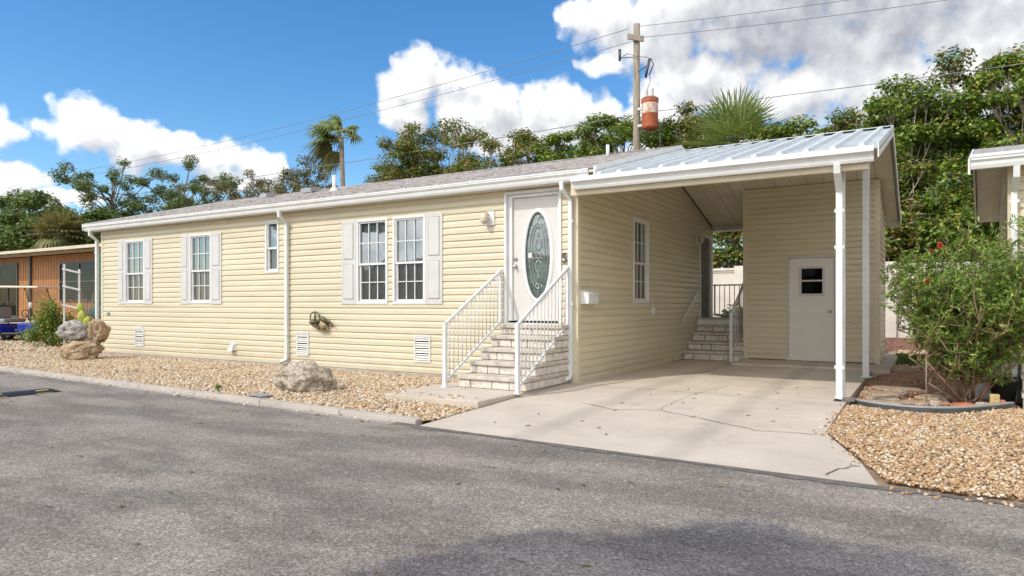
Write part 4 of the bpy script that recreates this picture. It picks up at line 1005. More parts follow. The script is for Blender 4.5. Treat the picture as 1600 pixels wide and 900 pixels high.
downspout([(3.615,-.345,2.885),(3.615,-.33,2.80),(3.615,-.075,2.58),(3.615,-.068,.12),(3.615,-.08,.06),(3.605,-.12,.012)], cp, .10,.075, M['white'], out=True, straps=(2.35,1.9,.42))
q = MB(); q.box(3.55,3.68,-.16,-.02,.001,.012); q.box(3.67,3.78,-.05,.0,-.0,.05); q.split('post_bracket', M['steel'], cp)

# ------------------------------------------------------------------ shed
sh = thing('storage_shed', 'cream sided storage shed at the back of the carport with plain taupe door', 'shed', (1.22,5.62,.035))
SX, SY_ = 2.52, 1.95
T = lambda y: cc(5.62+y)-.035-.012
fr = frame((0,0,0), (1,0,0), (0,-1,0))
siding('wall', fr, SX, .02, T(0), [(.86,1.765,.0,2.13)], M['siding'], sh)
fr2 = frame((SX,0,0), (0,1,0), (1,0,0))
siding('wall', fr2, SY_, .02, (T(0), lambda z: (0, SY_ if z <= T(SY_) else max(0.0,(T(0)-z)/.27))), [], M['siding'], sh)
fr3 = frame((0,SY_,0), (0,-1,0), (-1,0,0))
siding('wall', fr3, SY_, .02, (T(0), lambda z: (0 if z <= T(SY_) else SY_-max(0.0,(T(0)-z)/.27), SY_)), [], M['siding'], sh)
siding('wall', frame((SX,SY_,0), (-1,0,0), (0,1,0)), SX, .02, T(SY_), [], M['siding'], sh)
q = MB()
for x in (0,SX):
    q.box(x-.026 if x==0 else x-.075, x+.075 if x==0 else x+.026, -.026,.075,.0,T(.0)-.004)
    q.box(x-.026 if x==0 else x-.075, x+.075 if x==0 else x+.026, SY_-.07,SY_+.026,.0,T(SY_)-.004)
q.split('corner_trim', M['sidetrim'], sh, bevel=.004)
q = MB(fr)
for (a,b,c,d) in ((.845,.885,.0,2.145),(1.74,1.78,0,2.145),(.885,1.74,2.105,2.145)): q.box(a,b,-.06,.03,c,d)
q.build('door_frame', M['shutter'], sh, bevel=.004)
q = MB(fr)
D0,D1,DZ0,DZ1 = .890,1.735,.012,2.10; wa,wb,wc,wd = 1.115,1.535,1.36,1.90
for (a,b,c,d) in ((D0,D1,DZ0,wc),(D0,D1,wd,DZ1),(D0,wa,wc,wd),(wb,D1,wc,wd)): q.box(a,b,-.03,.006,c,d)
sdo = q.build('door', M['sheddoor'], sh)
q = MB(fr)
for (a,b,c,d) in ((wa-.03,wb+.03,wc-.03,wc+.015),(wa-.03,wb+.03,wd-.015,wd+.03),(wa-.03,wa+.015,wc+.015,wd-.015),(wb-.015,wb+.03,wc+.015,wd-.015),(wa+.015,wb-.015,1.62,1.655)): q.box(a,b,-.02,.018,c,d)
q.build('window_frame', M['shutter'], sdo, bevel=.004)
q = MB(fr); q.box(wa+.005,wb-.005,-.016,-.012,wc+.005,wd-.005); q.build('pane', M['darkglass'], sdo)
q = MB(fr); q.box(.2,2.3,-1.5,-.3,.02,2.6); q.build('interior', M['dark'], sh)
q = MB(fr); q.lathe([(0,0),(.032,0),(.03,.008),(.012,.012),(.012,.03),(.03,.042),(.03,.055),(.018,.066),(0,.068)], (1.665,.006,1.02), 16, 'y'); q.build('handle', M['steel'], sdo)

# ------------------------------------------------------------------ rocks, flagstones, small things in the beds
def rock(name, label, loc, size, m, seed, rz=0, cat='boulder', hole=None, group=None, sub=5, amp=.35):
    import bmesh
    bm = bmesh.new(); bmesh.ops.create_icosphere(bm, subdivisions=sub, radius=1)
    off = Vector((seed*3.7, seed*1.3, seed*5.1))
    for v in bm.verts:
        p = v.co.copy(); d = noise.fractal(p*1.2+off, 1, 2, 6)*amp+noise.turbulence(p*3.2+off, 4, True)*amp*.35
        vd = noise.voronoi(p*2.1+off)[0]; c = (vd[1]-vd[0])*.16; pit = noise.voronoi(p*7+off)[0][0]; c -= max(0, .28-pit)*.22; c -= abs(noise.fractal(p*2.4+off*2, 1, 2, 4))*.16
        v.co = p*(1+d+c); v.co.x *= size[0]/2; v.co.y *= size[1]/2; v.co.z *= size[2]/2
        v.co.z += size[2]/2*.86
        if hole: 
            h = (Vector((v.co.x,0,v.co.z))-Vector((hole[0],0,hole[1]))).length
        if v.co.z < -.02: v.co.z = -.02
    me = bpy.data.meshes.new(name); bm.to_mesh(me); bm.free(); me.materials.append(m)
    for p in me.polygons: p.use_smooth = True
    o = bpy.data.objects.new(name, me); COL.objects.link(o); o.location = loc; o.rotation_euler = (0,0,rz)
    if label: tag(o, label, cat, group)
    return o
rock('boulder', 'pitted pale grey boulder lying in the gravel below the middle windows', (-3.22,-2.42,-.11), (.76,.52,.48), M['rock'], 3, R(25))
b1 = rock('boulder', 'rusty brown boulder at the foot of the stacked rocks by the left corner', (-11.75,-1.25,-.12), (.84,.66,.58), M['rockbrown'], 5, R(30))
b2 = rock('boulder', 'grey hollow rock balanced on the rusty boulder, the left one of the upper pair', (-11.87,-1.38,.40), (.58,.42,.46), M['rockgrey'], 8, R(40))
b3 = rock('boulder', 'brown and white pitted rock leaning on top, nearest the downspout', (-11.52,-1.02,.33), (.42,.40,.56), M['rockbrown'], 12, R(10))
cv = MB(); cv.box(-.17,.17,-.09,.09,0,.02)
tag(cv.build('utility_cover', M['grey'], loc=(-3.2,-3.22,-.045), bevel=.006), 'small flat grey utility cover in the gravel beside the kerb', 'cover')
bpy.data.objects['utility_cover'].rotation_euler = (0,0,R(-4))

fl = [(4.05,5.6,.42,'flag'),(4.75,5.9,.40,'flagred'),(4.3,4.9,.42,'flagred'),(5.0,5.0,.36,'flag'),(4.2,4.15,.42,'flagred'),(4.95,4.2,.38,'flag'),(4.15,3.45,.40,'flagred'),(4.85,3.4,.40,'flagred'),
      (4.1,2.75,.40,'flagred'),(4.85,2.65,.36,'flag'),(4.15,2.1,.36,'flag'),(4.8,2.0,.33,'flagred'),(4.05,1.45,.30,'flag'),(4.65,1.35,.28,'flag'),(4.02,.90,.24,'flag'),(4.45,.62,.22,'flag'),(4.1,.38,.22,'flag'),(5.0,.55,.17,'flag')]
FL = ['buff flagstone at the far end beside the shed wall','reddish flagstone at the far end near the grass','reddish flagstone beside the rear shed slab','buff flagstone right of centre, far along the path',
 'reddish flagstone level with the front edge of the slab','buff flagstone behind the bottlebrush, middle distance','reddish flagstone by the inner carport post','reddish flagstone in shade behind the bottlebrush stems',
 'wide reddish flagstone just in front of the inner post','buff flagstone in shade close behind the stake','buff flagstone at the edge of the carport shade on the driveway side','reddish flagstone directly behind the stake',
 'buff sunlit flagstone along the driveway edge','buff sunlit flagstone just left of the stake','small buff flagstone between driveway and black edging','small buff flagstone in front of the stake','smallest pale flagstone touching the edging near the downspout','small buff flagstone under the bottlebrush front']
for i, (x, y, r_, mm) in enumerate(fl):
    rr = random.Random(i+40); n = rr.choice((6,7,8)); a0 = rr.uniform(0,6)
    poly = [((r_*rr.uniform(.82,1.12))*math.cos(a0+2*math.pi*k/n)*.95, (r_*rr.uniform(.8,1.1))*math.sin(a0+2*math.pi*k/n)*.86) for k in range(n)]
    q = MB(); q.prism(poly, -.06, .012+rr.uniform(-.004,.008)); o = q.build('flagstone', M[mm], loc=(x,y,-.045), bevel=.012)
    tag(o, FL[i], 'flagstone', 'flagstones of the path beside the carport')

# edging
pts = [(3.70+.02,.02)]+[(x, float(arc_y(np.array(x)))) for x in np.linspace(3.76,5.42,28)]
q = MB(); vs = []
for (x,y) in pts: vs += [(x,y-.02,-.09),(x,y+.02,-.09),(x,y+.015,.018),(x,y-.015,.018)]
fs = []
for i in range(len(pts)-1):
    for k in range(4): fs.append((i*4+k, i*4+(k+1)%4, (i+1)*4+(k+1)%4, (i+1)*4+k))
q.add(vs, fs); ed = q.build('garden_edging', M['edging']); tag(ed, 'black plastic edging curving round the bottlebrush bed', 'edging')
q = MB(); q.tube([(x,y,.018) for x,y in pts], .017, 8); q.build('rim', M['grey'], ed)
q = MB(); q.tube([(0,0,-.05),(0,0,.55)], .008, 6); tag(q.build('stake', M['stake'], loc=(4.53,.60,-.04)), 'thin brown stake standing upright in the bed beside the bottlebrush', 'stake')
for i,(x,y,sx,mm,lb) in enumerate(((4.93,.30,.26,'terra','flat broken terracotta piece lying in front of the bottlebrush'),(5.30,.80,.16,'terra','rounded terracotta lump beside the black pot'),(5.12,.45,.24,'rock','pale flat stone between the terracotta pieces'),(4.62,.33,.15,'rock','small pale stone lying close to the stake'))):
    rock('stone', lb, (x,y,-.06), (sx,sx*.7,.10), M[mm], 20+i, i, 'stone', sub=3)
q = MB(); q.box(-.05,.05,-.04,.04,0,.17); tag(q.build('brick', M['decoglass'], loc=(5.23,.62,-.05), bevel=.01), 'ochre brick standing on end beside the black pot', 'brick')
pt = thing('plant_pot', 'black plastic plant pot behind the bottlebrush next to the neighbouring steps', 'pot', (5.36,1.15,-.06))
q = MB(); q.lathe([(0,0),(.11,0),(.15,.30),(.165,.30),(.165,.34),(.14,.34),(.13,.27),(0,.27)], n=20); q.build('pot', M['black'], pt)
q = MB(); q.lathe([(0,0),(.26,0),(.30,.05),(.22,.10),(.18,.30),(.30,.42),(.33,.50),(.28,.5),(0,.4)], n=28); tag(q.build('stone_planter', M['wallconc'], loc=(5.26,1.75,-.06)), 'low beige stone urn partly hidden behind the bottlebrush', 'planter')

# speed bump
sb = thing('speed_bump', 'black rubber speed bump with yellow stripes across the road', 'speed bump', (-6.75,-4.08,-.121))
q = MB(); pr = [(-.2,0),(-.15,.03),(-.07,.05),(.07,.05),(.15,.03),(.2,0)]
q.prism(pr, -.12, -3.9, 'xz'); 
q.add([(-.2,-.12,0),(-.15,-.12,.03),(-.07,-.12,.05),(.07,-.12,.05),(.15,-.12,.03),(.2,-.12,0),(-.14,0,0),(.14,0,0)], [(0,1,6),(1,2,6),(2,3,7,6),(3,4,7),(4,5,7)])
q.build('rubber_body', M['black'], sb)
for y in (-.16,-.75,-1.35,-1.95,-2.55,-3.15):
    for s in (-1,1):
        b = MB(); b.add([(s*.19,y,.009),(s*.08,y-.03,.051),(s*.08,y-.19,.051),(s*.19,y-.22,.009)], [(0,1,2,3)]); b.build('stripe', M['yellow'], sb, fix=False)

# ------------------------------------------------------------------ vegetation
def leaf_mesh(name, P, Nn, s, m, parent=None, aspect=.5, fold=.25, D=None):
    """two faces per leaf folded along the rib; Nn = leaf normals"""
    n = len(P); Nn = Nn/np.linalg.norm(Nn, axis=1)[:,None]
    if D is None: D = rng.normal(size=(n,3))
    D = D-(D*Nn).sum(1)[:,None]*Nn; D /= np.linalg.norm(D,axis=1)[:,None]+1e-9; S = np.cross(Nn, D)
    s = s[:,None]
    a = P-D*s*.5; b = P+D*s*.5; c = P+S*s*aspect*.5+Nn*s*fold*.3; d = P-S*s*aspect*.5+Nn*s*fold*.3
    V = np.stack([a,c,b,d],1).reshape(-1,3); i = np.arange(n)*4
    F = np.concatenate([np.stack([i,i+1,i+2],1), np.stack([i,i+2,i+3],1)]).reshape(2,n,3).transpose(1,0,2).reshape(-1,3)
    return raw_mesh(name, V, F, m, False, parent)
def unit(v): return v/np.linalg.norm(v,axis=1)[:,None]
BRIGHT = [(0,(.035,.075,.014)),(.25,(.09,.165,.024)),(.55,(.17,.26,.035)),(.8,(.27,.35,.05)),(.93,(.40,.41,.08)),(1,(.45,.28,.10))]
MIX = [(0,(.035,.07,.014)),(.3,(.09,.155,.024)),(.6,(.17,.24,.035)),(.78,(.28,.30,.055)),(.88,(.44,.27,.09)),(1,(.40,.17,.07))]
DULL = [(0,(.06,.10,.03)),(.4,(.11,.17,.045)),(.8,(.17,.23,.06)),(1,(.28,.27,.10))]
BROWNISH = [(0,(.08,.11,.04)),(.4,(.14,.18,.06)),(.75,(.22,.20,.10)),(1,(.34,.16,.08))]
M['leaf_bright'] = island_mat('bright_leaves', BRIGHT, .45, .30, .4)
M['leaf_mix'] = island_mat('mixed_leaves', MIX, .45, .30, .4)
M['leaf_dull'] = island_mat('dull_leaves', DULL, .5, .25, .3)
M['leaf_brown'] = island_mat('sparse_brown_leaves', BROWNISH, .6, .2, .3)
M['leaf_palm'] = island_mat('palm_blades', [(0,(.11,.17,.05)),(.5,(.22,.28,.09)),(1,(.40,.42,.20))], .4, .2, .5)
M['leaf_palmdry'] = island_mat('dry_palm_blades', [(0,(.10,.12,.04)),(.5,(.20,.20,.08)),(1,(.34,.26,.14))], .5, .2, .4)
M['leaf_bb'] = island_mat('bottlebrush_leaves', [(0,(.06,.12,.025)),(.35,(.13,.24,.04)),(.75,(.25,.38,.065)),(1,(.48,.54,.12))], .45, .3, .4)

def tree(name, label, loc, H, RW, z0, seed, m, n_leaf=9000, leaf=.16, clump=.75, nclump=26, trunk_r=.14, bark='palebark', flat=.55, group=None, lean=(0,0), dens=1., cat='tree', inner=.35, RD=None):
    """trunk, limbs reaching every leaf clump, leaves spread through the clumps"""
    r2 = np.random.default_rng(seed); rr = random.Random(seed)
    RD = RD or RW
    t = thing(name, label, cat, loc, 0, group)
    C = []
    zc = (H+z0)/2; hz = (H-z0)/2
    tries = 0
    while len(C) < nclump and tries < 4000:
        tries += 1
        p = r2.normal(size=3); p /= np.linalg.norm(p); rad = r2.uniform(inner,1)**.5
        q = np.array([p[0]*RW*rad, p[1]*RD*rad, zc+p[2]*hz*rad])
        q[:2] += np.array(lean)*(q[2]-z0)/H
        if all(np.linalg.norm(q-c) > clump*.62 for c in C): C.append(q)
    tm = MB(); tp = Vector((lean[0]*.3, lean[1]*.3, z0+hz*.4)); 
    mid = Vector((rr.uniform(-.15,.15), rr.uniform(-.15,.15), z0*.5))
    tm.tube([(0,0,-.1), mid, tp], [trunk_r, trunk_r*.85, trunk_r*.65], 8)
    top = Vector((lean[0]*.8+rr.uniform(-.2,.2), lean[1]*.8, H-hz*.5)); tm.tube([tp, top], [trunk_r*.65, trunk_r*.2], 6)
    for c in C:
        s = rr.uniform(.15,.85); base = tp.lerp(top, s*.8) if c[2] > zc-.2 else mid.lerp(tp, .3+.7*rr.random())
        e = Vector(c); m1 = base.lerp(e, .5)+Vector((rr.uniform(-.25,.25), rr.uniform(-.25,.25), rr.uniform(-.05,.3)))
        tm.tube([base, m1, e], [trunk_r*.32, trunk_r*.2, trunk_r*.07], 5)
        for _ in range(7):
            d = Vector((rr.gauss(0,1), rr.gauss(0,1), rr.gauss(0,.8)+.3)).normalized()*clump*rr.uniform(.8,1.15)
            tm.tube([m1.lerp(e,.6), e+d*.5+Vector((0,0,.04)), e+d], [trunk_r*.11, trunk_r*.08, trunk_r*.035], 4)
    tm.build('trunk', M[bark], t)
    C = np.array(C); k = r2.integers(0, len(C), n_leaf)
    csize = r2.uniform(.65,1.25,len(C))*clump
    d = r2.normal(size=(n_leaf,3)); d /= np.linalg.norm(d,axis=1)[:,None]
    rad = r2.uniform(.15,1,n_leaf)**.45
    P = C[k]+d*(rad*csize[k])[:,None]*np.array([1,1,flat])
    P += r2.normal(0,.06,P.shape)
    Nn = unit(d*.55+np.array([0,0,.9])+r2.normal(0,.42,P.shape))
    leaf_mesh('crown', P, Nn, r2.uniform(.45,1.35,n_leaf)*leaf, m, t, aspect=.62)
    return t
G_R = 'broadleaf trees behind the perimeter wall'
RT_ = [ # x,y,H,RW, label
 (-17.6,16.8,9.2,2.0,'bushy tree just right of the windblown palm','leaf_mix',8000,3.0),
 (-15.6,17.6,9.6,2.4,'taller bushy tree in the middle of the left hand clump','leaf_mix',11000,3.0),
 (-13.3,17.6,8.7,1.7,'lower bushy tree at the right end of the left hand clump','leaf_mix',7000,3.0),
 (-11.0,17.6,8.9,1.35,'small umbrella topped tree standing alone against the cloud','leaf_mix',4200,6.2),
 (-9.0,17.2,8.6,1.25,'small round tree just left of the power pole group','leaf_bright',5000,5.5),
 (-6.5,17.8,9.3,2.2,'bushy bright tree behind the utility pole','leaf_bright',13000,4.5),
 (-3.7,18.4,9.2,1.6,'dark leafed tree between the transformer and the fan palm','leaf_mix',9000,4.5),
 (0.7,16.0,7.3,2.1,'lower yellow green tree behind the carport roof peak','leaf_bright',14000,2.3),
 (2.4,18.0,8.7,1.9,'orange tinged tree rising behind the right end of the carport roof','leaf_mix',13000,2.3),
 (4.0,16.6,8.3,2.1,'bright green tree right of the carport ridge','leaf_bright',19000,1.6),
 (5.6,18.2,9.4,2.2,'tall tree with orange tips above the bottlebrush','leaf_mix',18000,1.6),
 (7.3,16.8,9.2,2.1,'bright tree above the edge of the neighbouring roof','leaf_bright',17000,1.6),
 (9.0,18.8,11.0,2.5,'tallest broadleaf tree at the right edge','leaf_mix',18000,2.0),
]
for i, (x,y,H,RW,lb,mm,nl,zb) in enumerate(RT_):
    tree('broadleaf_tree', lb, (x,y,-.1), H+(1.0 if x < -12 else .35 if x < -5 else .3), RW*1.1, zb, 100+i, M[mm], int(nl*2.1), .14, .60 if RW > 1.5 else .42, int(22+RW*(26 if x > 0 else 20)), .11 if RW > 1.5 else .07, flat=.5, group=G_R, RD=RW*.75, inner=.3)
# shrubby understorey in front of the wall top at right
for i, (x,y,H,RW,lb) in enumerate(((3.9,14.6,5.6,1.7,'leafy shrub with pale bare twigs just right of the carport end'),(5.6,14.4,5.9,1.6,'leafy shrub with pale twigs in front of the tall trees'),(7.4,14.8,5.8,1.7,'leafy shrub partly hidden by the neighbouring roof'),(1.3,14.6,5.0,1.7,'leafy shrub behind the shed'),(-.8,14.6,5.4,1.6,'twiggy shrub seen through the gap beside the shed'))):
    tree('tall_shrub', lb, (x,y,-.1), H, RW, 1.7, 300+i, M['leaf_bright' if i % 2 else 'leaf_mix'], 11000, .14, .42, 46, .10, flat=.7, group='tall shrubs at the perimeter wall', RD=.9, inner=.1, cat='shrub')
# sparse trees on the left
SP = [(-41.0,15.2,11.3,3.4,'thin windswept tree at the left with open branches','leaf_dull',4200),
      (-37.8,18.0,11.0,3.6,'open crowned tree just right of the windswept one','leaf_dull',5200),
      (-29.8,18.2,10.0,2.9,'sparse brownish tree above the left part of the roof','leaf_brown',3400),
      (-26.9,19.0,9.8,2.5,'sparse twiggy tree left of the windblown palm','leaf_brown',3400),
      (-34.2,17.4,9.6,3.0,'open green tree between the windswept ones and the brownish ones','leaf_dull',4200)]
for i, (x,y,H,RW,lb,mm,nl) in enumerate(SP):
    tree('sparse_tree', lb, (x,y,-.1), H, RW, 5.0, 400+i, M[mm], int(nl*2.2), .15, .50, 48, .15, bark='bark', flat=.62, group='open trees behind the left part of the house', inner=.12)
tree('low_tree', 'low bright green tree showing over the roof at the left', (-31.5,16.6,-.1), 7.6, 3.6, 3.5, 431, M['leaf_bright'], 9000, .2, .8, 34, .1, inner=.2)
tree('low_tree', 'low bright bush tree at the foot of the windblown palm', (-22.0,17.2,-.1), 7.4, 2.6, 3.5, 432, M['leaf_mix'], 7000, .2, .7, 26, .1, inner=.2)
for i, (x,y,H,RW,lb) in enumerate(((-52,13,9.6,4.6,'dense dark tree at the left edge'),(-45,13.5,8.4,3.8,'dense dark tree behind the orange house'),(-38,14.5,7.2,3.2,'dense dark tree just left of the long roof'),(-60,20,10.5,5,'farthest dark tree at the left edge'))):
    tree('dense_tree', lb, (x,y,-.1), H, RW, 1.5, 440+i, M['leaf_dull'], 20000, .27, .9, 60, .2, bark='bark', flat=.6, group='dark trees behind the orange house', inner=.2)
# trees across the road (behind the photographer; they shade the road and show in the window panes)
tb = tree('street_tree', 'tree across the road whose shade falls on the asphalt in the foreground', (.40,-13.05,-.12), 8.0, 1.05, 6.2, 460, M['leaf_dull'], 22000, .14, .42, 30, .15, bark='bark', inner=.1)
for i, (x, y, s, lb) in enumerate(((-9,-24,1.15,'left tree of the row across the road'),(-20,-26,1.3,'farther left tree of the row across the road'),(-31,-24,1.25,'leftmost tree of the row across the road'))):
    c = copy_tree(tb); c.location = (x,y,-.12); c.scale = (s*3,s*3,s*.8); c.rotation_euler = (0,0,i*1.7); c['label'] = lb; c['group'] = 'trees across the road'

def fan_frond(V, F, base, d, L_pet, L_fan, r2, nseg=26, droop=.3, spread=2.3, wind=(0,0,0), width=.05):
    """one palmate leaf: petiole end at base+d*L_pet, blades radiating round d"""
    d = d/np.linalg.norm(d); side = np.cross(d, [0,0,1.]); 
    if np.linalg.norm(side) < .1: side = np.array([1.,0,0])
    side /= np.linalg.norm(side); up = np.cross(side, d)
    hub = base+d*L_pet
    for i in range(nseg):
        a = -spread+2*spread*i/(nseg-1)
        dir_ = d*math.cos(a)+side*math.sin(a)*1.0+up*(.18*abs(math.sin(a))); dir_ /= np.linalg.norm(dir_)
        L = L_fan*(1-.28*abs(a)/spread)*r2.uniform(.88,1.06)
        w = np.cross(dir_, up); w /= np.linalg.norm(w)+1e-9; w = w*width
        wv = np.array(wind)
        m1 = hub+dir_*L*.45+wv*L*.2+up*.02; m2 = hub+dir_*L*.8+wv*L*.55+np.array([0,0,-droop*L*.18]); tip = hub+dir_*L+wv*L*.8+np.array([0,0,-droop*L*.5])
        n = len(V); V.extend([hub-w*.25, hub+w*.25, m1+w, m1-w, m2+w*.6, m2-w*.6, tip]); F.extend([(n,n+1,n+2),(n,n+2,n+3),(n+3,n+2,n+4),(n+3,n+4,n+5),(n+5,n+4,n+6)])
def fan_palm(name, label, loc, Ht, Lp, Lf, nf, seed, m, elev=(-.5,1.4), wind=(0,0,0), azr=(0,6.283), trunk_r=.16, lean=(0,0), group=None, dead=6, nseg=26, dirs=None, width=.05, droop=.3):
    r2 = np.random.default_rng(seed); t = thing(name, label, 'palm', loc, 0, group)
    q = MB(); q.tube([(0,0,-.1),(lean[0]*.35,lean[1]*.35,Ht*.5),(lean[0],lean[1],Ht)], [trunk_r*1.1,trunk_r*.85,trunk_r], 10); q.build('trunk', M['bark'], t)
    top = np.array([lean[0],lean[1],Ht]); pet = MB(); V, F = [], []; Vd, Fd = [], []
    for i in range(nf):
        if dirs: a, e = dirs[i % len(dirs)]; a += r2.normal(0,.15); e += r2.normal(0,.12)
        else: a = azr[0]+(azr[1]-azr[0])*((i*.618) % 1); e = elev[0]+(elev[1]-elev[0])*((i+.5)/nf)**.85
        d = np.array([math.cos(a)*math.cos(e), math.sin(a)*math.cos(e), math.sin(e)])
        mid_ = top+d*Lp*.5+np.array([0,0,.05]); pet.tube([tuple(top),tuple(mid_),tuple(top+d*Lp)], [.03,.02,.012], 5)
        if e < -.15 and dead: fan_frond(Vd, Fd, top, d, Lp, Lf*.9, r2, nseg, droop*2.2, 1.6, wind, width)
        else: fan_frond(V, F, top, d, Lp, Lf, r2, nseg, droop, 1.9, wind, width)
    pet.build('frond_stem', M['leaf_palmdry'], t)
    raw_mesh('crown', np.array(V), np.array(F), m, False, t)
    if Vd: raw_mesh('dry_fronds', np.array(Vd), np.array(Fd), M['leaf_palmdry'], False, t)
    return t
fan_palm('fan_palm', 'large spiky fan palm rising behind the carport roof', (-1.45,16.2,-.1), 6.95, .9, 1.6, 42, 5, M['leaf_palm'], (-.9,1.5), width=.032, nseg=22, droop=.2, trunk_r=.2)
q = thing('dead_palm_skirt', 'bundle of brown dead fronds hanging below the fan palm crown', 'dead fronds', (-1.05,15.6,4.6))
b = MB(); rr = random.Random(3)
for i in range(70):
    a = rr.uniform(0,6.28); r_ = rr.uniform(.05,.30); b.tube([(r_*.4*math.cos(a), r_*.4*math.sin(a), 2.05), (r_*1.1*math.cos(a), r_*1.1*math.sin(a), 1.4), (r_*math.cos(a)*1.2, r_*math.sin(a)*1.2, rr.uniform(.1,.7))], [.012,.02,.006], 4)
b.build('frond_bundle', M['deadfrond'], q)
wind_dirs = [(3.4,1.0),(3.2,.6),(3.0,.2),(3.5,-.2),(2.6,.9),(3.8,1.2),(3.3,-.6),(2.9,-.9),(4.0,.5),(.3,.5),(.1,.1),(3.6,.4),(3.1,1.3),(5.9,.2),(3.4,-1.0)]
fan_palm('windblown_palm', 'tall palm with fronds blown to the left above the roof', (-24.6,19.9,-.1), 11.0, .85, 1.2, 19, 9, M['leaf_palm'], wind=(-.55,-.25,-.25), lean=(-.35,-.1), dirs=wind_dirs, trunk_r=.14, nseg=20, width=.07, droop=.75)
fan_palm('fan_palm', 'bushy yellow green fan palm above the orange house roof', (-38.6,11.0,-.1), 5.2, .8, 1.35, 24, 15, M['leaf_palmdry'], (-.6,1.3), width=.07, nseg=20, trunk_r=.3, droop=.5)

# bottlebrush at right, close to the camera
def bottlebrush():
    t = thing('bottlebrush_shrub', 'large bottlebrush shrub with a few red flowers between carport and neighbouring house', 'shrub', (4.98,.98,-.06))
    rr = random.Random(21); r2 = np.random.default_rng(21); tm = MB(); tips = []
    def grow(p, d, L, r, lev):
        n = 4; pts = [p]; q = p.copy(); dd_ = d.copy()
        for i in range(n):
            dd_ = (dd_+Vector((rr.gauss(0,.16), rr.gauss(0,.16), rr.gauss(.03,.1)))).normalized()
            lim = .30+.92*min(1, max(0, q.z-.15)/1.05)-.35*max(0, q.z-1.5); h_ = Vector((q.x, q.y, 0))
            if h_.length > lim*.8: dd_ = (dd_-h_.normalized()*1.1*(h_.length/lim)+Vector((0,0,.35))).normalized()
            if q.z > 2.28: dd_.z = min(dd_.z, -.05)
            q = q+dd_*L/n; pts.append(q.copy())
        tm.tube(pts, [r*(1-.55*i/n) for i in range(n+1)], 5 if lev < 2 else 4)
        if lev >= 3:
            tips.append((pts, dd_.copy())); return
        kids = (7,4,4)[lev]
        for k in range(kids):
            s = rr.uniform(.25,1); b_ = pts[min(n, int(s*n)+0)]; sp = (.8,.75,.7)[lev]
            nd = (dd_+Vector((rr.gauss(0,sp), rr.gauss(0,sp), rr.gauss(.1,sp*.6)))).normalized()
            grow(b_, nd, L*rr.uniform(.5,.72), r*.5, lev+1)
        if lev >= 1: tips.append((pts, dd_.copy()))
    stems = [(-.62,-.1,.78),(-.9,.12,.55),(-.25,-.2,1),(.15,0,1),(.45,-.15,.85),(.75,.15,.65),(-.1,.45,.9),(.3,.4,.8),(-.45,-.35,.85),(.0,-.5,.62),(.5,-.5,.62)]
    for (a,b,c) in stems: grow(Vector((rr.uniform(-.1,.1), rr.uniform(-.1,.1), 0)), Vector((a,b,c)).normalized(), rr.uniform(1.35,1.8), .022, 0)
    tm.build('branches', M['redbark'], t)
    P, D = [], []
    for pts, d in tips:
        for k in range(rr.randint(17,29)):
            i = rr.randint(1, len(pts)-1); s = rr.random(); p = pts[i-1].lerp(pts[i], s); ax_ = (pts[i]-pts[i-1]).normalized()
            o = Vector((rr.gauss(0,1), rr.gauss(0,1), rr.gauss(0,1))).normalized(); dv = (ax_*.75+o*.8).normalized()
            P.append(p+dv*.03); D.append(dv)
    P = np.array([tuple(x) for x in P]); D = np.array([tuple(x) for x in D]); k = P[:,2] > .10; P, D = P[k], D[k]; n = len(P)
    leaf_mesh('foliage', P, unit(r2.normal(size=(n,3))+np.array([0,-.2,.7])), r2.uniform(.05,.09,n), M['leaf_bb'], t, aspect=.26, D=D, fold=.3)
    for (x,y,z) in ((-.42,-.2,1.88),(-.30,-.15,1.96),(-.45,-.45,1.50)):
        b = MB()
        for i in range(90):
            a = rr.uniform(0,6.28); h = rr.uniform(0,.075); r_ = .032; b.bar((0,0,h), (r_*math.cos(a), r_*math.sin(a), h+.008), .003)
        o = b.build('flower', M['flower'], t, fix=False); o.location = (x,y,z); o.rotation_euler = (rr.uniform(-.5,.5), rr.uniform(-.5,.5), 0)
    print('bottlebrush leaves', n)
bottlebrush()

def bush(name, label, loc, size, n, leaf, m, seed, cat='bush'):
    r2 = np.random.default_rng(seed); t = thing(name, label, cat, loc); rr = random.Random(seed)
    q = MB(); C = []
    for i in range(26):
        a = rr.uniform(0,6.28); e = rr.uniform(.15,1.5); L_ = rr.uniform(.6,1.0); p = Vector((math.cos(a)*math.cos(e)*size[0]/2*L_, math.sin(a)*math.cos(e)*size[1]/2*L_, size[2]*.07+math.sin(e)*size[2]*L_*.92)); C.append(tuple(p))
        q.tube([(0,0,0), (p.x*.4,p.y*.4,p.z*.6), p], [.012*size[0],.007*size[0],.003*size[0]], 4)
    q.build('stem', M['bark'], t); C = np.array(C); k = r2.integers(0,len(C),n)
    f = r2.uniform(.2,1,n)**.4
    P = C[k]*f[:,None]+r2.normal(0,.08*size[0],(n,3))*np.array([1,1,.8]); P[:,2] = np.abs(P[:,2])+.02
    leaf_mesh('foliage', P, unit(r2.normal(0,.5,(n,3))+np.array([0,-.2,.9])), r2.uniform(.7,1.2,n)*leaf, m, t, aspect=.55); return t
bush('leafy_bush', 'rounded green bush beside the golf cart at the left', (-17.9,.95,-.08), (1.75,1.6,1.42), 7000, .075, M['leaf_bright'], 31)
bush('ground_plant', 'strappy green plant seen through the side landing railing', (.35,9.6,-.1), (1.6,.9,1.35), 900, .30, M['leaf_bright'], 33, 'plant')

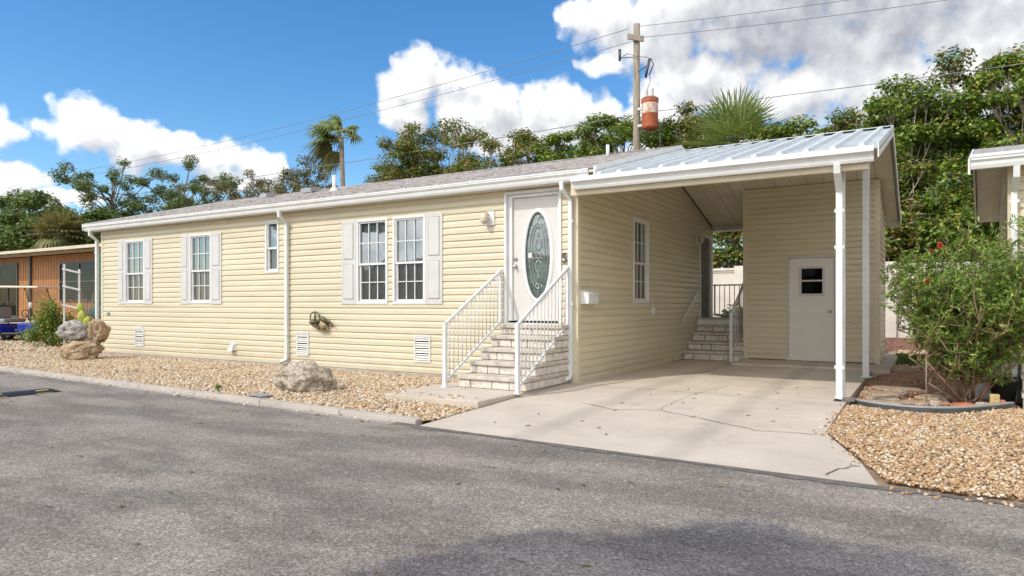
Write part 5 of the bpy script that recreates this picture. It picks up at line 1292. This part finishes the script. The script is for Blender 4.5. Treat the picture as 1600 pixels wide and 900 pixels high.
# prickly cactus with yellow pads behind the stacked rocks
ca = thing('cactus', 'yellow green pad cactus behind the stacked rocks', 'cactus', (-14.5,.15,-.06))
M['pad'] = pm('cactus_pad', (.38,.42,.06), .6, .12, 8)
for (x,z,r_,tilt) in ((0,.35,.13,.1),(-.05,.62,.13,-.2),(.08,.60,.11,.4),(-.06,.92,.14,.1),(-.12,1.16,.12,-.2),(.2,.8,.12,.5),(.24,.55,.10,.7)):
    b = MB(); b.lathe([(0,-.02),(r_*.6,-.018),(r_,-.0),(r_*.6,.018),(0,.02)], (0,0,0), 14, 'y'); b.v = [(v_[0]*.8, v_[1], v_[2]*1.25) for v_ in b.v]
    o = b.build('pad', M['pad'], ca); o.location = (x,.0,z); o.rotation_euler = (0,tilt,R(35))
b = MB(); b.tube([(0,0,0),(.01,0,.3)], [.05,.03], 7); b.build('stem', M['bark'], ca)
pp = thing('plant_pot', 'lime green pot with a small succulent at the left corner of the house', 'pot', (-15.0,.75,-.07))
b = MB(); b.lathe([(0,0),(.14,0),(.15,.5),(.165,.52),(.165,.56),(.14,.56),(.13,.5),(0,.5)], n=20); b.build('pot', M['greenpot'], pp)
b = MB(); rr = random.Random(4)
for i in range(16):
    a = rr.uniform(0,6.28); b.tube([(0,0,.5),(.10*math.cos(a),.10*math.sin(a),.72),(.26*math.cos(a),.26*math.sin(a),.70+rr.uniform(-.1,.25))], [.02,.022,.004], 4)
b.build('leaves', M['leaf_palmdry'], pp)
tr = thing('trellis', 'white wooden ladder trellis standing behind the cactus', 'trellis', (-16.9,1.05,-.08), R(42))
for x in (-.2,.2):
    b = MB(); b.bar((x,0,0),(x,0,2.45 if x < 0 else 2.3),.045); b.build('upright', M['dirtywhite'], tr)
for z in (1.2,1.75,2.25):
    b = MB(); b.bar((-.24,-.02,z+.06),(.24,-.02,z-.06),.05); b.build('rung', M['dirtywhite'], tr)
b = MB(); rr = random.Random(9)
for i in range(34):
    a = rr.uniform(0,6.28); L_ = rr.uniform(.3,.75); z = rr.uniform(.7,1.7); b.tube([(0,.1,z*.6),(L_*.5*math.cos(a),.1+L_*.3*math.sin(a),z),(L_*math.cos(a),.1+L_*.6*math.sin(a),z+rr.uniform(.1,.4))], [.01,.007,.003], 4)
tw = thing('dry_shrub', 'leafless twiggy shrub tangled round the white trellis', 'shrub', (-16.6,1.25,-.08)); b.build('twigs', M['palebark'], tw)
um = thing('closed_umbrella', 'folded teal patio umbrella beside the orange house', 'umbrella', (-18.2,2.55,-.1))
b = MB(); b.tube([(0,0,0),(0,0,3.0)], .02, 8); b.build('pole', M['dirtywhite'], um)
b = MB(); b.lathe([(.03,3.0),(.10,2.4),(.16,1.6),(.20,1.32),(.13,1.25),(.30,1.15),(.34,.95),(.1,.75),(0,.75)], n=14); b.build('canopy', M['teal'], um)

# ------------------------------------------------------------------ golf cart
gc = thing('golf_cart', 'blue golf cart with tan roof parked beside the orange house', 'golf cart', (-22.3,1.95,-.1), R(31))
def gbox(name, m, *bx, parent=gc, bevel=.03):
    q = MB()
    for b_ in bx: q.box(*b_)
    return q.build(name, M[m], parent, bevel=bevel)
body = gbox('body', 'blue', (-1.15,-.2,-.58,.58,.30,.62), (.35,1.15,-.56,.56,.30,.66), bevel=.06)
gbox('floor', 'darkmetal', (-1.0,1.0,-.5,.5,.24,.30), (-.2,.4,-.55,.55,.28,.33))
gbox('seat', 'seat', (-.62,-.1,-.52,.52,.66,.80), (-.72,-.60,-.52,.52,.80,1.18), bevel=.04)
gbox('basket', 'rust', (-1.2,-.85,-.4,.4,.75,1.05), bevel=.02)
q = MB(); q.hexa([(-1.15,-.62,1.86),(1.1,-.62,1.84),(1.1,.62,1.84),(-1.15,.62,1.86),(-1.12,-.58,1.93),(1.05,-.58,1.91),(1.05,.58,1.91),(-1.12,.58,1.93)]); q.build('roof', M['canopy'], gc, bevel=.03)
for s in (-1,1):
    q = MB(); q.tube([(.98,s*.52,.66),(.72,s*.55,1.5),(.60,s*.55,1.86)], .02, 8); q.build('roof_strut', M['darkmetal'], gc)
    q = MB(); q.tube([(-.75,s*.54,.6),(-.75,s*.56,1.86)], .025, 8); q.build('roof_strut', M['darkmetal'], gc)
    for x in (-.82,.82):
        w_ = MB(); w_.lathe([(.12,-.09),(.22,-.09),(.235,-.05),(.235,.05),(.22,.09),(.12,.09)], (x,s*.52,.235), 24, 'y'); w_.v = [(a_, b2*1.0+.10*(1 if b2>0 else -1), c_) for (a_,b2,c_) in w_.v]; wh = w_.build('wheel', M['black'], gc)
        r_ = MB(); r_.lathe([(0,-.03),(.05,-.06),(.06,-.04),(.11,-.05),(.135,-.092),(.135,.092),(.11,.05),(.06,.04),(.05,.06),(0,.03)], (x,s*.52,.235), 10, 'y'); r_.v = [(a_, b2+.105*(1 if b2>0 else -1), c_) for (a_,b2,c_) in r_.v]; r_.build('rim', M['whitemetal'], wh)
q = MB(); q.tube([(.62,-.25,.66),(.42,-.25,.98)], .02, 8); q.tube([(.42+.0*1,-.25+.17*math.cos(a/16*6.283),.98+.12*math.sin(a/16*6.283)) for a in range(16)], .014, 6, closed=True); q.build('steering_wheel', M['black'], gc)
q = MB(); q.add([(.96,-.5,.7),(.96,.5,.7),(.62,.5,1.8),(.62,-.5,1.8)], [(0,1,2,3)]); q.build('windscreen', M['glass'], gc, fix=False)
q = MB(); q.tube([(.85,-.62,1.15),(.85,-.60,1.35)], .05, 8, sq=None); q.build('mirror', M['white'], gc)

# ------------------------------------------------------------------ orange house
oh = thing('orange_house', 'low orange panelled house with dark framed windows at the left edge', 'house', (-34.5,5.0,-.1))
W_ = 18.5
q = MB(); q.box(0,W_,0,6,.55,3.32); owall = q.build('wall', M['orange'], oh)
q = MB(); x = .15
while x < W_: q.box(x-.012,x+.012,-.006,-.0005,.6,3.3); x += .22
q.build('panel_groove', M['orangegroove'], oh)
q = MB(); q.box(-.2,W_+.2,-.30,6,3.36,3.44); q.hexa([(-.3,-.9,3.40),(W_+.3,-.9,3.40),(W_+.3,3,4.0),(-.3,3,4.0),(-.3,-.9,3.50),(W_+.3,-.9,3.50),(W_+.3,3,4.1),(-.3,3,4.1)]); q.build('roof', M['beam'], oh)
q = MB(); q.box(-.3,W_+.3,-.96,-.90,3.38,3.50); q.build('gutter', M['beam'], oh, bevel=.01)
q = MB(); q.box(0,W_,.05,6,0,.54); q.build('skirting', M['dark'], oh)
q = MB(); q.box(0,W_,-1.2,-.02,.50,.60); q.build('deck', M['beam'], oh)
def owin(u0,u1,z0,z1,split,n=1,blind=True):
    q = MB(); F_ = .07
    for (a,b,c,d) in ((u0,u1,z0,z0+F_),(u0,u1,z1-F_,z1),(u0,u0+F_,z0+F_,z1-F_),(u1-F_,u1,z0+F_,z1-F_)): q.box(a,b,-.06,.0,c,d)
    for i in range(1,n+1): x = u0+(u1-u0)*i/(n+1); q.box(x-.05,x+.05,-.06,0,z0+F_,z1-F_)
    if split: q.box(u0+F_,u1-F_,-.055,-.01,(z0+z1)/2-.03,(z0+z1)/2+.03)
    w_ = q.build('window', M['darkmetal'], oh)
    if blind:
        b = MB(); z = z0+F_+.02
        while z < z1-F_-.03: b.hexa([(u0+F_,-.008,z),(u1-F_,-.008,z),(u1-F_,-.004,z),(u0+F_,-.004,z),(u0+F_,-.016,z+.06),(u1-F_,-.016,z+.06),(u1-F_,-.012,z+.062),(u0+F_,-.012,z+.062)]); z += .08
        b.build('blind', M['curtain'], w_)
    b = MB(); b.add([(u0+F_,-.03,z0+F_),(u1-F_,-.03,z0+F_),(u1-F_,-.03,z1-F_),(u0+F_,-.03,z1-F_)],[(0,1,2,3)]); b.build('pane', M['darkglass'], w_, fix=False)
    b = MB(); b.box(u0+F_,u1-F_,-.004,-.001,z0+F_,z1-F_); b.build('backing', M['dark'], w_)
owin(8.6,11.6,1.40,3.0,True,1); owin(1.4,5.0,.72,3.1,False,1,False)
q = MB(); q.box(6.05,6.2,-.08,0,.55,3.34); q.build('post', M['darkmetal'], oh)

# ------------------------------------------------------------------ perimeter wall at the back
pw = thing('perimeter_wall', 'tall pale concrete perimeter wall with a capped top behind the yard', 'wall', (-14,13.0,-.15))
q = MB(); q.box(0,34,0,.16,0,2.42); q.build('wall_panel', M['wallconc'], pw)
q = MB(); q.box(-.05,34,-.06,.22,2.42,2.5); q.box(-.05,34,-.03,.19,2.36,2.418); q.build('coping', M['wallconc'], pw, bevel=.01)
for i in range(9):
    q = MB(); x = 1.2+i*4.1; q.box(x-.2,x+.2,-.11,.27,0,2.56); q.build('pier', M['wallconc'], pw, bevel=.01)
bp = thing('brick_planter', 'low brick planter along the foot of the perimeter wall', 'planter', (2.6,12.2,-.15))
q = MB(); q.box(0,7,0,.12,0,.42); q.build('brick_face', M['brickwall'], bp)
q = MB(); q.box(0,7,.121,.75,0,.36); q.build('planter_soil', M['mulchsoil'], bp)

# ------------------------------------------------------------------ neighbouring house on the right
nb = thing('neighbour_house', 'cream sided house with white gutter at the right edge', 'house', (5.46,1.55,-.08), R(-3.5))
NW, ND = 12, 6.9
nf = frame((0,0,0), (1,0,0), (0,-1,0)); nl = frame((0,ND,0), (0,-1,0), (-1,0,0))
siding('wall', nf, NW, .25, 3.10, [(2.2,3.0,1.25,2.7)], M['siding'], nb)
NT = lambda y: 3.12+.22*min(y, ND-y)
siding('wall', nl, ND, .25, (3.12+.22*ND/2-.01, lambda z: (0,ND) if z <= 3.12 else ((z-3.12)/.22, ND-(z-3.12)/.22)), [], M['siding'], nb)
q = MB(); q.box(-.028,.06,-.028,.06,.25,3.1); q.build('corner_trim', M['sidetrim'], nb)
window(nf, 2.18, 3.02, 1.23, 2.72, (3,2), nb, 'vert')
q = MB(); q.box(-.01,NW,-.01,ND,0,.25); q.build('foundation', M['wallconc'], nb)
q = MB(); e0 = -.30
for (ya,yb,za,zb) in ((e0,ND/2,NT(0)-.07+.04,NT(ND/2)+.04),(ND/2,ND-e0,NT(ND/2)+.04,NT(0)-.07+.04)):
    q.hexa([(-.42,ya,za),(NW+.4,ya,za),(NW+.4,yb,zb),(-.42,yb,zb),(-.42,ya,za+.06),(NW+.4,ya,za+.06),(NW+.4,yb,zb+.06),(-.42,yb,zb+.06)])
q.build('roof', M['shingle'], nb)
q = MB()
for (ya,yb,za,zb) in ((e0,ND/2,NT(0)-.07,NT(ND/2)),(ND/2,ND-e0,NT(ND/2),NT(0)-.07)):
    q.hexa([(-.40,ya,za+.015),(-.02,ya,za+.015),(-.02,yb,zb+.015),(-.40,yb,zb+.015),(-.40,ya,za+.03),(-.02,ya,za+.03),(-.02,yb,zb+.03),(-.40,yb,zb+.03)])
q.box(-.4,NW,e0+.05,-.0,3.06,3.07)
q.split('soffit', M['ceil'], nb)
q = MB()
for (ya,yb,za,zb) in ((e0,ND/2,NT(0)-.07,NT(ND/2)),(ND/2,ND-e0,NT(ND/2),NT(0)-.07)):
    q.hexa([(-.45,ya,za-.09),(-.425,ya,za-.09),(-.425,yb,zb-.09),(-.45,yb,zb-.09),(-.45,ya,za+.11),(-.425,ya,za+.11),(-.425,yb,zb+.11),(-.45,yb,zb+.11)])
q.split('rake_board', M['white'], nb)
q = MB(); q.prism([(e0+.04,3.02),(e0-.03,3.02),(e0-.045,3.06),(e0-.05,3.10),(e0-.075,3.13),(e0-.075,3.16),(e0+.04,3.16)], -.42, NW+.4, 'yz'); q.box(-.43,NW+.4,e0-.085,e0+.05,3.162,3.20); q.build('gutter', M['white'], nb)
downspout([(.06,e0,3.02),(.06,e0+.02,2.9),(.04,-.07,2.72),(.04,-.065,.1),(.04,-.1,.03)], nb, .085,.07, straps=(2.6,.9))
q = thing('neighbour_steps', 'grey split block steps in front of the right hand house', 'steps', (5.52,.80,-.08), R(-3.5))
z = 0
for i, y in enumerate((0,.3,.6)):
    b = MB(); x = 0
    while x < 1.6: b.box(x+.006, x+.39, y, y+.28, z+.006, z+.14); x += .4
    b.build('step_block', M['block'], q, bevel=.008)
    b = MB(); b.box(.01,1.59,y+.03,.72,z,z+.145); b.build('joint_mortar', M['mortar'], q)
    b = MB(); b.box(-.01,1.61,y-.012,.73,z+.146,z+.2); b.build('tread', M['cap'], q, bevel=.008); z += .2
q = MB(); q.box(0,.04,0,.9,0,.05)

ah = thing('opposite_house', 'long pale house standing across the road from the cream one', 'house', (-26,-22,-.12))
q = MB(); q.box(0,30,-6,0,.0,3.1); q.build('wall', M['beam'], ah)
q = MB(); q.add([(-.4,.5,3.05),(30.4,.5,3.05),(30.4,-3,4.2),(-.4,-3,4.2),(-.4,-6.5,3.05),(30.4,-6.5,3.05)], [(0,1,2,3),(3,2,5,4),(0,3,4),(1,5,2)]); q.build('roof', M['shingle'], ah)
for x in (2,7,12,19,25):
    q = MB(); q.box(x,x+1.1,.0,.05,1.1,2.6); w_ = q.build('window', M['white'], ah); q = MB(); q.box(x+.08,x+1.02,.051,.06,1.18,2.52); q.build('pane', M['darkmetal'], w_)
q = MB(); q.box(16,17,.0,.05,.4,2.5); q.build('door', M['sheddoor'], ah)

# ------------------------------------------------------------------ utility pole and lines
up = thing('utility_pole', 'weathered wooden utility pole with rusty orange transformer', 'utility pole', (-5.16,16,-.1))
q = MB(); q.tube([(0,0,0),(0,0,12.25)], [.17,.125], 12); q.build('pole', M['wood'], up)
q = MB(); q.box(-.30,.34,-.22,-.12,11.55,11.78); q.v = [(a, b, c-.35*a) for (a,b,c) in q.v]; q.build('crossarm', M['wood'], up, bevel=.02)
q = MB(); q.lathe([(0,7.97),(.30,8.02),(.31,8.14),(.31,9.0),(.33,9.02),(.33,9.12),(.26,9.2),(0,9.22)], (.60,-.18,0), 20); tf = q.build('transformer', M['rust'], up)
M['faded'] = pm('faded_rust', (.66,.60,.54), .8, .1, 7, .2, 30, col2=(.46,.17,.08), stretch=(1,1,.5)); q = MB(); q.lathe([(.312,8.60),(.3135,8.62),(.3135,8.99),(.31,9.0)], (.60,-.18,0), 20); q.build('faded_band', M['faded'], tf)
q = MB(); q.lathe([(.33,9.13),(.34,9.18),(.25,9.24),(0,9.26)], (.60,-.18,0), 20); q.build('lid', M['brick'], tf)
for x in (.48,.70):
    q = MB(); q.lathe([(.04,9.24)]+[(.07 if i % 2 else .045, 9.27+i*.04) for i in range(8)]+[(.02,9.6),(0,9.62)], (x,-.18,0), 12); q.build('bushing', M['porcelain'], tf)
q = MB(); q.bar((.1,-.1,8.87),(.35,-.15,8.87),.1); q.bar((.1,-.1,8.22),(.35,-.15,8.22),.1); q.build('bracket', M['steel'], up)
q = MB(); q.bar((.1,-.1,10.35),(.5,-.15,10.5),.04); q.tube([(.42,-.15,10.05),(.48,-.15,10.35),(.58,-.15,10.75)], .055, 8); q.tube([(.62,-.15,10.75),(.74,-.15,10.5),(.56,-.15,10.1)], .022, 6); q.build('fuse_cutout', M['darkmetal'], up)
q = MB(); q.bar((-.1,-.1,10.95),(-.62,-.12,11.0),.03); q.tube([(-.66,-.12,10.9),(-.66,-.12,11.35)], [.05,.06], 8); q.build('arrester', M['darkmetal'], up)
q = MB(); q.tube([(.60,-.15,10.05),(.62,-.2,9.8),(.50,-.18,9.6)], .012, 5); q.tube([(-.66,-.12,11.0),(-.3,-.2,11.1),(.1,-.2,10.9),(.55,-.15,10.8)], .012, 5); q.tube([(.9,-.1,8.3),(1.0,-.1,7.4),(.95,-.1,7.1)], .03, 6); q.tube([(.25,-.5,8.05),(.6,-.53,7.85),(.95,-.4,7.75)], .018, 5); q.build('jumper_wire', M['darkmetal'], up)
def line(label, p, q_, sag, r=.012):
    n = 40; mb = MB(); P = []
    for i in range(n+1):
        t = i/n; P.append((p[0]+(q_[0]-p[0])*t, p[1]+(q_[1]-p[1])*t, p[2]+(q_[2]-p[2])*t-4*sag*t*(1-t)))
    mb.tube(P, r, 5); o = mb.build('power_line', M['wire']); tag(o, label, 'power line', 'overhead power lines')
line('upper power line running left from the top of the pole', (-5.45,15.9,12.0), (-80,16,12.3), 1.6)
line('second power line running left just under the top one', (-5.0,15.8,11.45), (-80,16,11.6), 1.4)
line('upper power line running right from the pole top', (-5.0,15.9,12.0), (40,16,12.3), 1.3)
line('second power line running right from the pole crossarm', (-4.8,15.8,11.5), (40,16,11.8), 1.3)
line('lower cable running left across the trees from the transformer height', (-5.2,15.8,8.55), (-80,16,9.2), .5, .016)
line('lower cable running right past the fan palm', (-5.1,15.8,8.6), (40,16,9.4), .6, .014)

# a few scraps that lie about
q = MB(); q.box(-.03,.03,-.02,.02,0,.02)
tag(q.build('rubble', M['rock'], loc=(-1.05+.0,-1.95+.45,.013), bevel=.005), 'tiny stone scrap beside the left railing post', 'stone')
bush('weed', 'small green weed growing at the kerb edge', (-3.95,-3.33,-.03), (.16,.12,.09), 60, .04, M['leaf_bright'], 77, 'weed')
print('objects', len(bpy.data.objects))
